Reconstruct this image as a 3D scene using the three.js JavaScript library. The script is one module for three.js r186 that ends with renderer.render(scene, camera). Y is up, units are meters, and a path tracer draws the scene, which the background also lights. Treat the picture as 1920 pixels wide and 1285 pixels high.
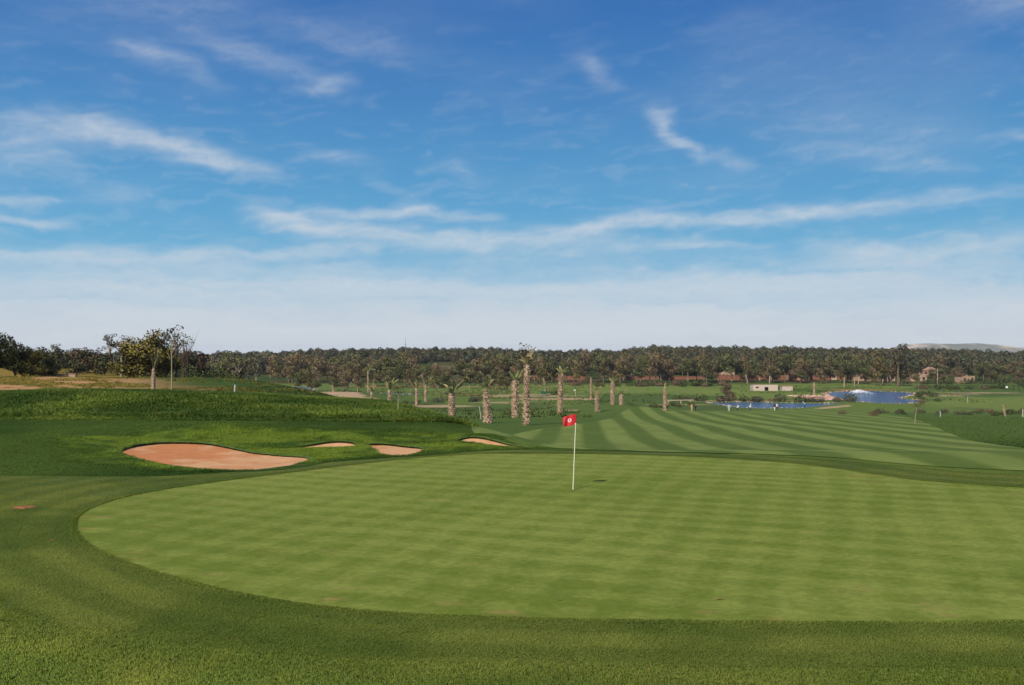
import * as THREE from 'three';
import { mergeGeometries } from 'three/addons/utils/BufferGeometryUtils.js';
import { MarchingCubes } from 'three/addons/objects/MarchingCubes.js';

// ------------------------------------------------------------------ camera, sky, sun, exposure
const scene = new THREE.Scene();
const camera = new THREE.PerspectiveCamera(42.24, 1920 / 1285, 0.2, 12000);
camera.position.set(0, 3.863, 0);
camera.lookAt(0, 3.863, -10);
camera.setViewOffset(1920, 1285, 0, -19.5, 1920, 1285);
const renderer = new THREE.WebGLRenderer({ antialias: true });
renderer.toneMapping = THREE.LinearToneMapping;
renderer.toneMappingExposure = 1.6;
renderer.shadowMap.enabled = true;

const sun = new THREE.DirectionalLight(new THREE.Color().setRGB(1.0, 0.93, 0.82), 3.9);
sun.position.set(-100, 190, 177);
sun.target.position.set(0, 0, 0);
sun.castShadow = true;
sun.shadow.mapSize.set(4096, 4096);
Object.assign(sun.shadow.camera, { left: -300, right: 300, top: 300, bottom: -300, near: 1, far: 1500 });
sun.shadow.radius = 1;
scene.add(sun, sun.target);

// ------------------------------------------------------------------ helpers: random, noise, colour
function rng(seed) {
  let s = seed >>> 0;
  return () => { s = (s + 0x6d2b79f5) | 0; let t = Math.imul(s ^ (s >>> 15), 1 | s); t = (t + Math.imul(t ^ (t >>> 7), 61 | t)) ^ t; return ((t ^ (t >>> 14)) >>> 0) / 4294967296; };
}
const LN = 256, LAT = new Float32Array(LN * LN);
{ const r = rng(99); for (let i = 0; i < LAT.length; i++) LAT[i] = r(); }
function vnoise(x, y) {
  const xi = Math.floor(x), yi = Math.floor(y);
  let fx = x - xi, fy = y - yi;
  fx = fx * fx * (3 - 2 * fx); fy = fy * fy * (3 - 2 * fy);
  const x0 = xi & 255, x1 = (xi + 1) & 255, y0 = (yi & 255) * LN, y1 = ((yi + 1) & 255) * LN;
  const a = LAT[y0 + x0], b = LAT[y0 + x1], c = LAT[y1 + x0], d = LAT[y1 + x1];
  return a + (b - a) * fx + (c - a) * fy + (a - b - c + d) * fx * fy;
}
function fbm(x, y, o = 4) { let s = 0, a = 0.5, n = 0; for (let i = 0; i < o; i++) { s += a * vnoise(x, y); n += a; x = x * 2.03 + 17.7; y = y * 2.03 + 5.3; a *= 0.5; } return s / n; }
const clamp = (v, a = 0, b = 1) => Math.min(b, Math.max(a, v));
const ss = (a, b, x) => { const u = clamp((x - a) / (b - a)); return u * u * (3 - 2 * u); };
const lerp = (a, b, t) => a + (b - a) * t;
const lin = (v) => (v /= 255) <= 0.04045 ? v / 12.92 : ((v + 0.055) / 1.055) ** 2.4;
const KEY = 1 / 1.62;                                    // daylight in the picture over base colour
const col = (r, g, b, k = KEY) => [lin(r) * k, lin(g) * k, lin(b) * k];   // base colour of a surface that reads as this sRGB in full sun
const mix3 = (a, b, t) => [lerp(a[0], b[0], t), lerp(a[1], b[1], t), lerp(a[2], b[2], t)];
const C3 = (a) => new THREE.Color().setRGB(a[0], a[1], a[2]);

// ------------------------------------------------------------------ sky: clear air and high cirrus
{
  const W = 4096, Hh = 2048, data = new Float32Array(W * Hh * 4);
  const stops = [[0, 203, 210, 217], [1.5, 198, 208, 218], [3, 180, 202, 219], [4.6, 140, 187, 217], [6.5, 110, 174, 212], [9, 96, 163, 208], [12, 86, 151, 201], [16, 74, 133, 191], [21, 60, 114, 180], [30, 50, 98, 164], [50, 40, 78, 150], [90, 36, 70, 140]];
  const air = (e) => { let i = 0; while (i < stops.length - 2 && e > stops[i + 1][0]) i++; const t = clamp((e - stops[i][0]) / (stops[i + 1][0] - stops[i][0])); return [1, 2, 3].map((k) => lerp(lin(stops[i][k]), lin(stops[i + 1][k]), t) / 1.6); };
  // streaks: [azimuth, elevation, azimuth, elevation (degrees), half width, strength, roughness of its edge]
  const S = [
    [-30.0, 12.7, -23.5, 12.9, 0.8, 0.42], [-25.5, 13.1, -15.8, 11.3, 0.5, 0.6], [-22.5, 12.6, -17.2, 11.5, 0.35, 0.28], [-31, 11.6, -27, 11.0, 0.9, 0.3],
    [-23.5, 17.6, -20.0, 17.0, 0.5, 0.3], [-20, 16.9, -18, 15.9, 0.45, 0.14], [-19.5, 18.6, -11.5, 16.6, 0.7, 0.22], [-12.5, 16.2, -10.5, 16.9, 0.35, 0.32], [-14, 19.6, -6, 18.2, 0.8, 0.13], [-27, 19.5, -16, 20.5, 1.4, 0.12],
    [-16.3, 8.8, -12.5, 7.8, 0.5, 0.72], [-14.6, 8.0, -2, 7.0, 0.55, 0.72], [-13.4, 8.75, -6.2, 9.0, 0.34, 0.55], [-7.6, 9.15, -5.2, 9.1, 0.38, 0.5], [-6.2, 8.9, -0.8, 8.6, 0.3, 0.45], [-4.4, 7.1, 5.2, 7.65, 0.55, 0.72],
    [3.6, 7.8, 9.8, 8.75, 0.52, 0.7], [8.6, 8.5, 15.2, 8.25, 0.4, 0.58], [13.6, 8.2, 19.5, 8.75, 0.52, 0.68], [18.6, 8.5, 26.5, 8.95, 0.4, 0.52], [-2, 6.4, 12, 6.9, 0.5, 0.3], [26, 8.95, 30, 8.9, 0.4, 0.2], [9, 7.2, 16, 6.7, 0.3, 0.35],
    [-31, 5.3, -20, 5.7, 0.35, 0.5], [-21, 5.7, -9, 6.6, 0.36, 0.5], [-31, 8.3, -27.4, 8.6, 0.3, 0.42], [-31, 7.6, -26.5, 7.35, 0.22, 0.45], [-25, 9.2, -22.5, 9.4, 0.5, 0.2],
    [9.0, 14.9, 12.1, 12.2, 0.3, 0.5], [9.3, 15.3, 9.9, 14.0, 0.5, 0.25], [13.2, 12.2, 14.7, 11.7, 0.35, 0.22], [4.6, 18.4, 6.0, 16.9, 0.45, 0.26], [16.5, 14.0, 27.0, 12.2, 1.4, 0.1], [18, 12.4, 26.5, 10.6, 0.6, 0.16],
    [19, 6.4, 23.6, 6.0, 0.55, 0.5], [22, 5.6, 31, 6.6, 0.8, 0.5], [27.5, 20.5, 31, 19, 1.2, 0.24], [-4, 11.9, -2, 11, 0.6, 0.12], [-13, 12.4, -9, 11.8, 0.5, 0.16], [-9, 10.9, -6.2, 9.9, 0.3, 0.14], [29.7, 12.1, 31, 11.8, 0.3, 0.3],
    [8, 5.1, 14.2, 5.2, 0.25, 0.35], [-28, 4.2, 0, 4.3, 0.5, 0.4], [2, 4.0, 28, 4.6, 0.5, 0.4],
  ];
  const r = rng(5);
  for (let k = 0; k < 150; k++) {                        // the same kind of cloud all the way round
    const az = 36 + r() * 288, e = 4 + r() * r() * 30, l = 3 + r() * 9, t = (r() - 0.6) * 0.45;
    S.push([az, e, az + l, e + l * t * 0.6, 0.25 + 0.03 * e + r() * 0.5, 0.2 + r() * 0.4]);
  }
  const bins = Array.from({ length: 72 }, () => []);
  for (const s of S) {
    s.dx = s[2] - s[0]; s.dy = s[3] - s[1]; s.l2 = s.dx * s.dx + s.dy * s.dy;
    for (let b = Math.floor((s[0] - 5) / 5); b <= Math.floor((s[2] + 5) / 5); b++) bins[((b % 72) + 72) % 72].push(s);
  }
  const sd = new THREE.Vector3(-100, 190, 177).normalize();
  for (let j = 0; j < Hh; j++) {
    const e = ((j + 0.5) / Hh) * 180 - 90, base = air(Math.max(0, e)), er = e * Math.PI / 180;
    for (let i = 0; i < W; i++) {
      const o = (j * W + i) * 4;
      let c0 = base[0], c1 = base[1], c2 = base[2];
      if (e > -0.5) {
        let az = ((i + 0.5) / W) * 360 - 90;             // degrees from -z, towards +x
        if (az > 180) az -= 360;
        const wx = fbm(az * 0.42 + 40, e * 1.1 + 9, 4) - 0.5, wy = fbm(az * 0.5 + 90, e * 1.3 + 50, 4) - 0.5;
        const tex = fbm(az * 0.55 + wx * 2 + 13, e * 3.2 - az * 0.25 + wy * 3 + 31, 5), fine = fbm(az * 2.2 + wx * 6, e * 9 - az * 1.1 + 7, 4);
        let d = 0;
        const list = bins[Math.floor((((az % 360) + 360) % 360) / 5) % 72];
        for (const s of list) {
          let ax = az + wx * 1.3 - s[0], ay = e + wy * 0.85 - s[1];
          if (ax > 180) ax -= 360; else if (ax < -180) ax += 360;
          const t = (ax * s.dx + ay * s.dy) / s.l2, tc = clamp(t, 0.0, 1.0);
          const qx = ax - tc * s.dx, qy = ay - tc * s.dy, q = (qx * qx * 0.35 + qy * qy) / (s[4] * s[4]);
          if (q < 7) d += s[5] * Math.exp(-q) * (0.35 + 0.65 * Math.sin(Math.PI * clamp(tc * 0.9 + 0.05)));
        }
        d *= 0.24 + 0.9 * tex + 0.55 * (fine - 0.42);
        d += 0.10 * ss(0.5, 0.85, tex) * ss(26, 5, e) + 0.045 * ss(0.4, 0.8, fbm(az * 0.12 + 3, e * 0.3, 3)) * (0.6 + fine * 0.8);   // thin veils
        d += ss(7.4, 1.8, e + wy * 2.4 + (tex - 0.5) * 1.6) * 0.75 * clamp(0.25 + 1.7 * (fbm(az * 0.09 + wx * 1.5 + 21, e * 1.9 + wy * 2 + 3, 4) - 0.28) + 0.5 * (fine - 0.5), 0.05, 1.3);
        d = 0.9 * (1 - Math.exp(-1.75 * Math.max(0, d)));
        const w = [0.64 / 1.6, 0.685 / 1.6, 0.735 / 1.6];
        c0 = lerp(c0, w[0], d); c1 = lerp(c1, w[1], d); c2 = lerp(c2, w[2], d);
        const a = az * Math.PI / 180, cs = Math.cos(er) * (Math.sin(a) * sd.x - Math.cos(a) * sd.z) + Math.sin(er) * sd.y;
        if (cs > 0) { const g = 0.9 * Math.pow(cs, 24) + 0.22 * Math.pow(cs, 5); c0 += g * 0.55; c1 += g * 0.53; c2 += g * 0.5; }
      }
      data[o] = c0; data[o + 1] = c1; data[o + 2] = c2; data[o + 3] = 1;
    }
  }
  const sky = new THREE.DataTexture(data, W, Hh, THREE.RGBAFormat, THREE.FloatType);
  sky.mapping = THREE.EquirectangularReflectionMapping; sky.magFilter = THREE.LinearFilter; sky.colorSpace = THREE.LinearSRGBColorSpace; sky.needsUpdate = true;
  scene.background = sky; scene.environment = sky;
}

// ------------------------------------------------------------------ terrain height: x to the right, d = -z into the distance
const VT = [[0, 0], [20, 0], [33, 0], [40, -0.55], [48, -1.42], [62, -2.4], [78, -3.32], [98, -4.27], [130, -5.75], [165, -7.4], [200, -9.45], [235, -11.6], [255, -12.2], [275, -12.3], [300, -12.1], [480, -12], [600, -9], [700, -5], [900, -2.5], [1200, -3], [2000, -5], [7000, -5]];
const VS = VT.slice(0, -1).map((p, k) => (VT[k + 1][1] - p[1]) / (VT[k + 1][0] - p[0]));
const VM = VT.map((p, k) => (k === 0 || k === VT.length - 1 || VS[k - 1] * VS[k] <= 0 ? 0 : (2 * VS[k - 1] * VS[k]) / (VS[k - 1] + VS[k])));
function valley(d) {
  if (d <= 0) return 0;
  if (d >= 7000) return -5;
  let i = 0; while (d > VT[i + 1][0]) i++;
  const h = VT[i + 1][0] - VT[i][0], u = (d - VT[i][0]) / h;
  return VT[i][1] * (1 + 2 * u) * (1 - u) ** 2 + VM[i] * h * u * (1 - u) ** 2 + VT[i + 1][1] * u * u * (3 - 2 * u) + VM[i + 1] * h * u * u * (u - 1);
}
const RIM = [[-2.2, 40], [-3.3, 50], [-11.1, 71], [-18.6, 86], [-28.3, 107], [-43, 134], [-125, 310]];
function rimX(d) {
  if (d <= 40) return -2.2 + (40 - d) * 0.5;
  for (let k = 0; k < RIM.length - 1; k++) if (d <= RIM[k + 1][1]) return RIM[k][0] + (d - RIM[k][1]) / (RIM[k + 1][1] - RIM[k][1]) * (RIM[k + 1][0] - RIM[k][0]);
  return -125 - (d - 310) * 0.47;
}
const MOUNDS = [[2.2, 85, 215, 15, 20], [0.6, -14, 41.6, 5.8, 1.8], [0.3, -5.2, 41.0, 2.6, 1.3], [0.07, -7.2, 35.0, 1.5, 0.9], [0.06, -2.6, 35.8, 1.8, 0.9], [0.32, -7.7, 38.8, 1.7, 1.0], [0.3, -1.0, 39.4, 2.0, 1.2], [0.4, -18.8, 36, 2.0, 3], [0.9, -60, 105, 26, 22], [0.95, -30, 64, 19, 8], [1.6, 20, 185, 13, 28], [1.5, -66, 330, 20, 16]];
const RIDGE = [[-900, -1], [-330, -3], [-240, -2.6], [-215, 0.4], [-140, 0.9], [-110, 2.2], [-32, 2.0], [22, -0.8], [92, -0.8], [145, 3.2], [238, 3.2], [330, 2], [420, 0.6], [510, -2], [900, -2]];
function ridge(x) { let i = 0; while (i < RIDGE.length - 2 && x > RIDGE[i + 1][0]) i++; return lerp(RIDGE[i][1], RIDGE[i + 1][1], ss(RIDGE[i][0], RIDGE[i + 1][0], x)); }
function H(x, d) {
  const m = ss(-1, 7, (x - rimX(d)) * 0.9), v = valley(d);
  let h = d < 330 ? v * m : v * (m + (1 - m) * ss(330, 460, d));
  for (const [a, gx, gd, sx, sd] of MOUNDS) { const q = ((x - gx) / sx) ** 2 + ((d - gd) / sd) ** 2; if (q < 16) h += a * Math.exp(-q); }
  if (d > 600) h += ridge(x * 900 / d) * ss(600, 880, d);
  const k = ss(38, 90, d);
  h += k * ((0.25 + 0.55 * ss(52, 70, d) * ss(180, 120, d)) * (fbm(x * 0.035 + 7, d * 0.03 + 3, 2) - 0.5) + 0.06 * (vnoise(x * 0.16, d * 0.12) - 0.5));
  return h;
}

// ------------------------------------------------------------------ outlines on the ground, metres (x, d)
function smoothLoop(pts, n = 8) {
  const c = new THREE.CatmullRomCurve3(pts.map((p) => new THREE.Vector3(p[0], p[1], 0)), true, 'centripetal');
  return c.getPoints(pts.length * n).slice(0, -1).map((p) => [p.x, p.y]);
}
function inside(P, x, y) {
  let r = false;
  for (let i = 0, j = P.length - 1; i < P.length; j = i++) { const a = P[i], b = P[j]; if ((a[1] > y) !== (b[1] > y) && x < (b[0] - a[0]) * (y - a[1]) / (b[1] - a[1]) + a[0]) r = !r; }
  return r;
}
function nearest(P, x, y) {
  let best = 1e18, bx = x, by = y;
  for (let i = 0, j = P.length - 1; i < P.length; j = i++) {
    const a = P[j], b = P[i], dx = b[0] - a[0], dy = b[1] - a[1], t = clamp(((x - a[0]) * dx + (y - a[1]) * dy) / (dx * dx + dy * dy || 1));
    const qx = a[0] + t * dx, qy = a[1] + t * dy, q = (x - qx) ** 2 + (y - qy) ** 2;
    if (q < best) { best = q; bx = qx; by = qy; }
  }
  return [bx, by, Math.sqrt(best)];
}
function box(P) { let a = [1e9, 1e9, -1e9, -1e9]; for (const p of P) a = [Math.min(a[0], p[0]), Math.min(a[1], p[1]), Math.max(a[2], p[0]), Math.max(a[3], p[1])]; return a; }
const GREEN = smoothLoop([[-9.84, 19.89], [-10.25, 20.86], [-10.48, 21.93], [-10.41, 23.71], [-9.66, 25.49], [-8.48, 27.11], [-6.96, 28.94], [-4.9, 31.34], [-3.17, 32.94], [-1.23, 33.96], [0.82, 34.09], [4.86, 33.68], [8.5, 32.12], [10.4, 30.4], [11.57, 28.3], [12.34, 26.99], [13.5, 26.11], [14.72, 25.49], [17, 24], [18, 21], [16.5, 17], [12.5, 13.9], [7.37, 12.77], [4.88, 12.67], [3.36, 12.7], [1.84, 12.75], [0.31, 12.85], [-0.86, 12.98], [-2.06, 13.19], [-3.27, 13.61], [-4.68, 14.4], [-6.14, 15.48], [-7.73, 16.91], [-8.97, 18.41]]);
const COLLAR = smoothLoop([[-18, 27.3], [-11, 27.75], [-9.1, 28.7], [-7.4, 30.6], [-5, 32.2], [-3.2, 33.3], [-1.2, 34.7], [1, 35.4], [5, 35], [8.8, 33.5], [11.5, 32.2], [13.2, 30.4], [14.6, 29], [17, 28], [20, 26.6], [21.5, 20], [19.5, 14], [13, 11.4], [8, 10.95], [4, 10.9], [0, 11], [-3, 11.4], [-5.5, 12.2], [-7.5, 13.3], [-9.6, 15], [-12, 17.4], [-16, 19.6], [-19, 22]]);
const BUNKERS = [
  smoothLoop([[-15.4, 34.66], [-15.71, 36.03], [-15.69, 37.39], [-15.17, 38.22], [-14.06, 38.32], [-13.01, 37.96], [-11.63, 36.5], [-9.95, 34.48], [-8.68, 33.56], [-7.76, 33.09], [-7.35, 32.4], [-7.39, 31.49], [-7.65, 30.3], [-8.15, 29.47], [-8.96, 29.2], [-9.88, 29.33], [-10.96, 29.88], [-12.26, 30.89], [-13.59, 32.28], [-14.7, 33.58]]),
  smoothLoop([[-9.0, 36.3], [-8.6, 37.2], [-7.6, 37.8], [-6.7, 37.7], [-6.5, 36.7], [-7.0, 36.1], [-8.2, 35.8]]),
  smoothLoop([[-6.1, 37.5], [-5.45, 37.77], [-4.45, 37.02], [-3.5, 35.5], [-3.6, 34.3], [-3.9, 33.5], [-4.6, 33.4], [-5.1, 34.0], [-5.46, 35.1]]),
  smoothLoop([[-2.5, 38.3], [-1.9, 38.9], [-0.9, 38.5], [0.2, 37.4], [1.0, 36.4], [0.5, 36.2], [-0.5, 36.8], [-1.6, 37.7]]),
];
const BANK = smoothLoop([[-17.6, 33.6], [-19, 36.8], [-18.2, 40.2], [-15.24, 41.2], [-12.38, 41.5], [-9.79, 41.6], [-6.3, 41], [-2.42, 40.6], [-0.2, 39], [1.4, 37], [1.3, 36.0], [-1.25, 35.0], [-3.2, 33.6], [-5.07, 32.5], [-6.3, 31.5], [-7.1, 29.8], [-8.08, 28.9], [-10.09, 28.7], [-11.94, 29], [-13.98, 30.4], [-16.2, 31.8]]);
const FAIRWAY = smoothLoop([[-1.2, 40.6], [-2.2, 48], [-1.6, 62], [0.3, 80], [4.2, 93], [8.8, 105], [14.5, 130], [19, 153], [24, 172], [32, 190], [40, 206], [48, 222], [57, 228], [66, 214], [70, 190], [68, 165], [60.4, 135], [48.5, 103], [41, 84], [34, 66], [30, 52], [27, 44], [24, 37], [21, 31], [18, 28.9], [14.9, 29.8], [13.4, 31], [11.7, 32.8], [8.9, 34.1], [5, 35.6], [2.4, 36.3], [0.4, 37.6]], 6);
const WATER = -12.35;
const PONDS = [
  smoothLoop([[63.8, 286.8], [69.7, 290.9], [80.2, 290.9], [88.7, 286], [97.3, 285], [106, 284], [114, 280], [112, 270], [100, 264], [91.5, 261], [77.1, 259], [69.3, 260], [65.5, 272.3]]),
  smoothLoop([[124, 352], [129.1, 362], [137.7, 371], [146.1, 379.7], [155, 374], [162, 358], [154, 340], [143, 324], [138.5, 313], [139, 303], [132, 288], [122, 283], [116, 290], [114, 305], [117, 325]]),
  smoothLoop([[-110.7, 428], [-98.8, 421.3], [-86.9, 392], [-89.1, 379.7], [-103, 398], [-118, 410]]),
  smoothLoop([[-60, 352], [-54, 356], [-45, 354], [-37, 350], [-36, 346], [-50, 345]]),
];
const SHEETS = [[COLLAR, 0.05], [BANK, 0.5], [FAIRWAY, 0.12]].map(([P, k]) => ({ P, k, b: box(P) }));
const POND_B = PONDS.map((P) => ({ P, b: box(P) }));

// ------------------------------------------------------------------ textures
function dataTex(w, h, f, srgb = true) {
  const a = new Uint8Array(w * h * 4);
  for (let j = 0; j < h; j++) for (let i = 0; i < w; i++) { const c = f(i, j), o = (j * w + i) * 4; a[o] = c[0]; a[o + 1] = c[1]; a[o + 2] = c[2]; a[o + 3] = 255; }
  const t = new THREE.DataTexture(a, w, h, THREE.RGBAFormat);
  t.magFilter = THREE.LinearFilter; t.minFilter = THREE.LinearFilter; t.wrapS = t.wrapT = THREE.RepeatWrapping;
  if (srgb) t.colorSpace = THREE.SRGBColorSpace;
  t.needsUpdate = true;
  return t;
}
const enc = (v) => 255 * clamp(v <= 0.0031308 ? v * 12.92 : 1.055 * v ** (1 / 2.4) - 0.055);
function tiled(f, n) { return (i, j) => { const u = i / n, v = j / n; const wu = ss(0.8, 1, u), wv = ss(0.8, 1, v); return f(i, j) * (1 - wu) * (1 - wv) + f(i - n, j) * wu * (1 - wv) + f(i, j - n) * (1 - wu) * wv + f(i - n, j - n) * wu * wv; }; }
const turfNoise = tiled((i, j) => 0.45 * fbm(i * 0.35 + 300, j * 0.22 + 300, 2) + 0.35 * fbm(i * 0.06 + 90, j * 0.05 + 60, 3) + 0.2 * fbm(i * 0.012 + 20, j * 0.012 + 30, 3), 1024);
const turfTex = dataTex(1024, 1024, (i, j) => { const n = clamp(0.5 + (turfNoise(i, j) - 0.5) * 2.1), y = vnoise(i * 0.03 + 5, j * 0.03 + 9); const v = 0.42 + 0.58 * n; return [enc(v * (0.94 + 0.06 * y)), enc(v), enc(v * (0.98 - 0.1 * y))]; });
const sandTex = dataTex(512, 512, (i, j) => { const n = tiled((a, b) => 0.5 * fbm(a * 0.5 + 40, b * 0.5 + 40, 2) + 0.5 * fbm(a * 0.045 + 70, b * 0.03 + 80, 4), 512)(i, j), v = 0.74 + 0.42 * (n - 0.42); return [enc(v), enc(v * 0.985), enc(v * 0.97)]; });
const barkTex = dataTex(256, 256, (i, j) => { const n = tiled((a, b) => fbm(a * 0.16 + 20, b * 0.05 + 30, 4), 256)(i, j), v = 0.55 + 0.45 * n; return [enc(v), enc(v * 0.97), enc(v * 0.93)]; });

// ------------------------------------------------------------------ naming
const taken = {};
const numbered = (n) => { const k = taken[n] = (taken[n] ?? -1) + 1; return k ? `${n}_${String(k).padStart(3, '0')}` : n; };
function thing(name, label, category, x, d, turn = 0, group) {
  const o = new THREE.Group(); o.name = numbered(name); o.position.set(x, H(x, d), -d); o.rotation.y = turn;
  o.userData = { label, category }; if (group) o.userData.group = group;
  scene.add(o); return o;
}
function part(name, geo, mat, parent) { const m = new THREE.Mesh(geo, mat); m.name = name; m.castShadow = m.receiveShadow = true; parent.add(m); return m; }
function setting(name, geo, mat, label, category, kind = 'structure') { const m = new THREE.Mesh(geo, mat); m.name = numbered(name); m.castShadow = m.receiveShadow = true; m.userData = { label, category, kind }; scene.add(m); return m; }
const std = (c, o = {}) => new THREE.MeshStandardMaterial({ color: Array.isArray(c) ? C3(c) : c, roughness: 0.95, ...o });
const matte = (o) => new THREE.MeshPhysicalMaterial({ roughness: 1, specularIntensity: 0.12, ...o });   // grass, leaves and sand have no gloss to speak of

// ------------------------------------------------------------------ colours of the turf
const T = {
  rough: col(52, 80, 31), roughB: col(82, 106, 44), bankA: col(126, 148, 52), bankB: col(74, 102, 36), collar: col(128, 138, 62), collarB: col(102, 118, 48), front: col(110, 131, 54), frontY: col(156, 158, 66),
  valley: col(98, 122, 58), meadow: col(138, 154, 78), gold: col(164, 138, 64), soil: col(224, 170, 124), sand: col(216, 182, 150), dirtRed: col(196, 132, 96), scrub: col(96, 104, 66), woodfloor: col(112, 84, 58),
};
// bare soil, sand and lighter turf in the middle distance: [x, d, radius x, radius d, colour, strength, raggedness]
const PATCHES = [
  [-72, 318, 20, 34, T.sand, 1, 0.3], [-58, 306, 12, 10, T.sand, 1, 0.4], [-26, 268, 16, 7, T.sand, 0.9, 0.5], [-40, 252, 12, 6, T.sand, 0.85, 0.5], [-4, 286, 10, 5, T.sand, 0.75, 0.7], [6, 330, 20, 12, T.sand, 0.8, 0.8], [-16, 340, 12, 8, T.gold, 0.9, 0.7],
  [8.4, 306, 8, 6, T.sand, 0.95, 0.15], [21, 307, 9, 6, T.sand, 0.95, 0.15], [10.5, 163, 2.0, 2.4, T.sand, 0.8, 0.3],
  [-20, 420, 60, 10, T.dirtRed, 0.8, 0.6], [40, 436, 30, 8, T.dirtRed, 0.6, 0.8], [-30, 660, 34, 14, T.sand, 0.95, 0.5], [22, 640, 20, 10, T.sand, 0.8, 0.6],
  [150, 384, 22, 3.5, T.dirtRed, 0.9, 0.5], [113, 318, 10, 20, T.dirtRed, 0.9, 0.5], [120, 300, 8, 12, T.sand, 0.7, 0.7], [160, 330, 10, 6, T.sand, 0.8, 0.6], [52, 276, 12, 3, T.sand, 0.7, 0.5], [80, 296, 26, 2.6, T.sand, 0.7, 0.8],
  [186, 352, 16, 5, T.sand, 0.8, 0.8], [172, 338, 7, 2, T.sand, 0.9, 0.2], [250, 470, 60, 5, T.dirtRed, 0.9, 0.4], [74.5, 206, 4.5, 3, T.sand, 1, 0.15],
  [96, 345, 30, 40, T.meadow, 0.9, 0.5], [60, 400, 60, 50, T.meadow, 0.85, 0.6], [20, 400, 50, 60, T.meadow, 0.5, 0.7], [190, 265, 60, 62, T.meadow, 0.75, 0.3], [-40, 380, 40, 40, T.meadow, 0.5, 0.7], [150, 425, 60, 25, T.meadow, 0.7, 0.5],
];
function groundColor(x, d) {
  const n = fbm(x * 0.11 + 31, d * 0.07 + 12, 4), n2 = fbm(x * 0.9 + 3, d * 0.5 + 8, 3), big = fbm(x * 0.02 + 50, d * 0.014 + 70, 3);
  let c = mix3(T.rough, T.roughB, ss(0.35, 0.65, n));
  if (d < 27 || (d < 34 && x > 0)) c = mix3(T.front, T.frontY, ss(0.5, 0.8, n2 * 0.6 + fbm(x * 0.5, d * 0.7 + 4, 3) * 0.4) * 0.45);
  if (d > 42 && x > rimX(d) + 1) c = mix3(mix3(T.rough, T.valley, ss(40, 80, d)), T.meadow, 0.55 * ss(0.42, 0.7, big) * ss(110, 190, d));
  if (d > 180) c = mix3(c, T.scrub, 0.5 * ss(0.55, 0.75, n) * ss(180, 260, d));
  if (d < 330 && x <= rimX(d) + 1 && d > 70) {           // soil mound behind the tall grass
    const k = ss(70, 80, d + (n - 0.5) * 8) * ss(-6, -22, x - rimX(d) + (n - 0.5) * 14);
    const g = mix3(mix3(T.roughB, T.gold, ss(74, 96, d + (n2 - 0.5) * 20)), T.soil, 0.95 * ss(0.47, 0.55, fbm(x * 0.3 + 2, d * 0.24 + 5, 4)) * ss(75, 84, d) * ss(132, 116, d));
    c = mix3(c, g, k);
  }
  for (const [px, pd, rx, rd, pc, s, rag] of PATCHES) {
    const q = Math.hypot((x - px) / rx, (d - pd) / rd);
    if (q < 1.6) c = mix3(c, pc, s * ss(1.06, 0.94 - rag * 0.3, q + (n - 0.5) * rag * 1.6 + (n2 - 0.5) * rag * 0.7));
  }
  if (d > 455) c = mix3(c, mix3(T.rough, T.woodfloor, ss(0.4, 0.6, n)), ss(455, 480, d) * 0.8);
  return c.map((v) => v * (0.86 + 0.28 * n2));
}

// ------------------------------------------------------------------ the ground: one sheet to the horizon
{
  const rings = [0.6, 2, 3.5, 5, 6.2]; while (rings[rings.length - 1] < 900) rings.push(rings[rings.length - 1] * 1.0092);
  while (rings[rings.length - 1] < 7000) rings.push(rings[rings.length - 1] * 1.09);
  const ang = []; for (let a = -44; a <= 44; a += 0.17) ang.push(a); for (let a = 48; a < 316; a += 4) ang.push(a);
  const na = ang.length, pos = [], colr = [], uv = [], idx = [];
  for (const r of rings) for (const a of ang) {
    const t = a * Math.PI / 180, x = Math.sin(t) * r, d = Math.cos(t) * r;
    let y = H(x, d);
    for (const s of SHEETS) if (x > s.b[0] && x < s.b[2] && d > s.b[1] && d < s.b[3] && inside(s.P, x, d)) y = Math.min(y, H(x, d) - s.k * ss(0.05, 0.35 + d * 0.012, nearest(s.P, x, d)[2]));
    for (const s of POND_B) if (x > s.b[0] - 8 && x < s.b[2] + 8 && d > s.b[1] - 14 && d < s.b[3] + 14) { const q = nearest(s.P, x, d)[2]; y = inside(s.P, x, d) ? WATER - 0.5 * ss(0, 4, q) : lerp(WATER + 0.12, Math.max(y, WATER + 0.12), ss(0, 12, q)); }
    pos.push(x, y, -d); uv.push(x / 3.2, d / 3.2); colr.push(...groundColor(x, d));
  }
  for (let i = 0; i < rings.length - 1; i++) for (let k = 0; k < na; k++) { const a = i * na + k, b = i * na + ((k + 1) % na), c = a + na, e = b + na; idx.push(a, b, c, b, e, c); }
  for (let k = 1; k < na - 1; k++) idx.push(0, k + 1, k);
  for (let i = 0; i < idx.length; i += 3) { const q = idx[i + 1]; idx[i + 1] = idx[i + 2]; idx[i + 2] = q; }
  const g = new THREE.BufferGeometry();
  g.setAttribute('position', new THREE.Float32BufferAttribute(pos, 3)); g.setAttribute('uv', new THREE.Float32BufferAttribute(uv, 2)); g.setAttribute('color', new THREE.Float32BufferAttribute(colr, 3));
  g.setIndex(idx); g.computeVertexNormals();
  if (g.attributes.normal.getY(na * 20) < 0) { for (let i = 0; i < idx.length; i += 3) { const q = idx[i + 1]; idx[i + 1] = idx[i + 2]; idx[i + 2] = q; } g.setIndex(idx); g.computeVertexNormals(); }
  setting('ground', g, matte({ map: turfTex, vertexColors: true, roughness: 1, bumpMap: turfTex, bumpScale: 0.02 }), 'rolling green rough of the golf course', 'ground');
}
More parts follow.
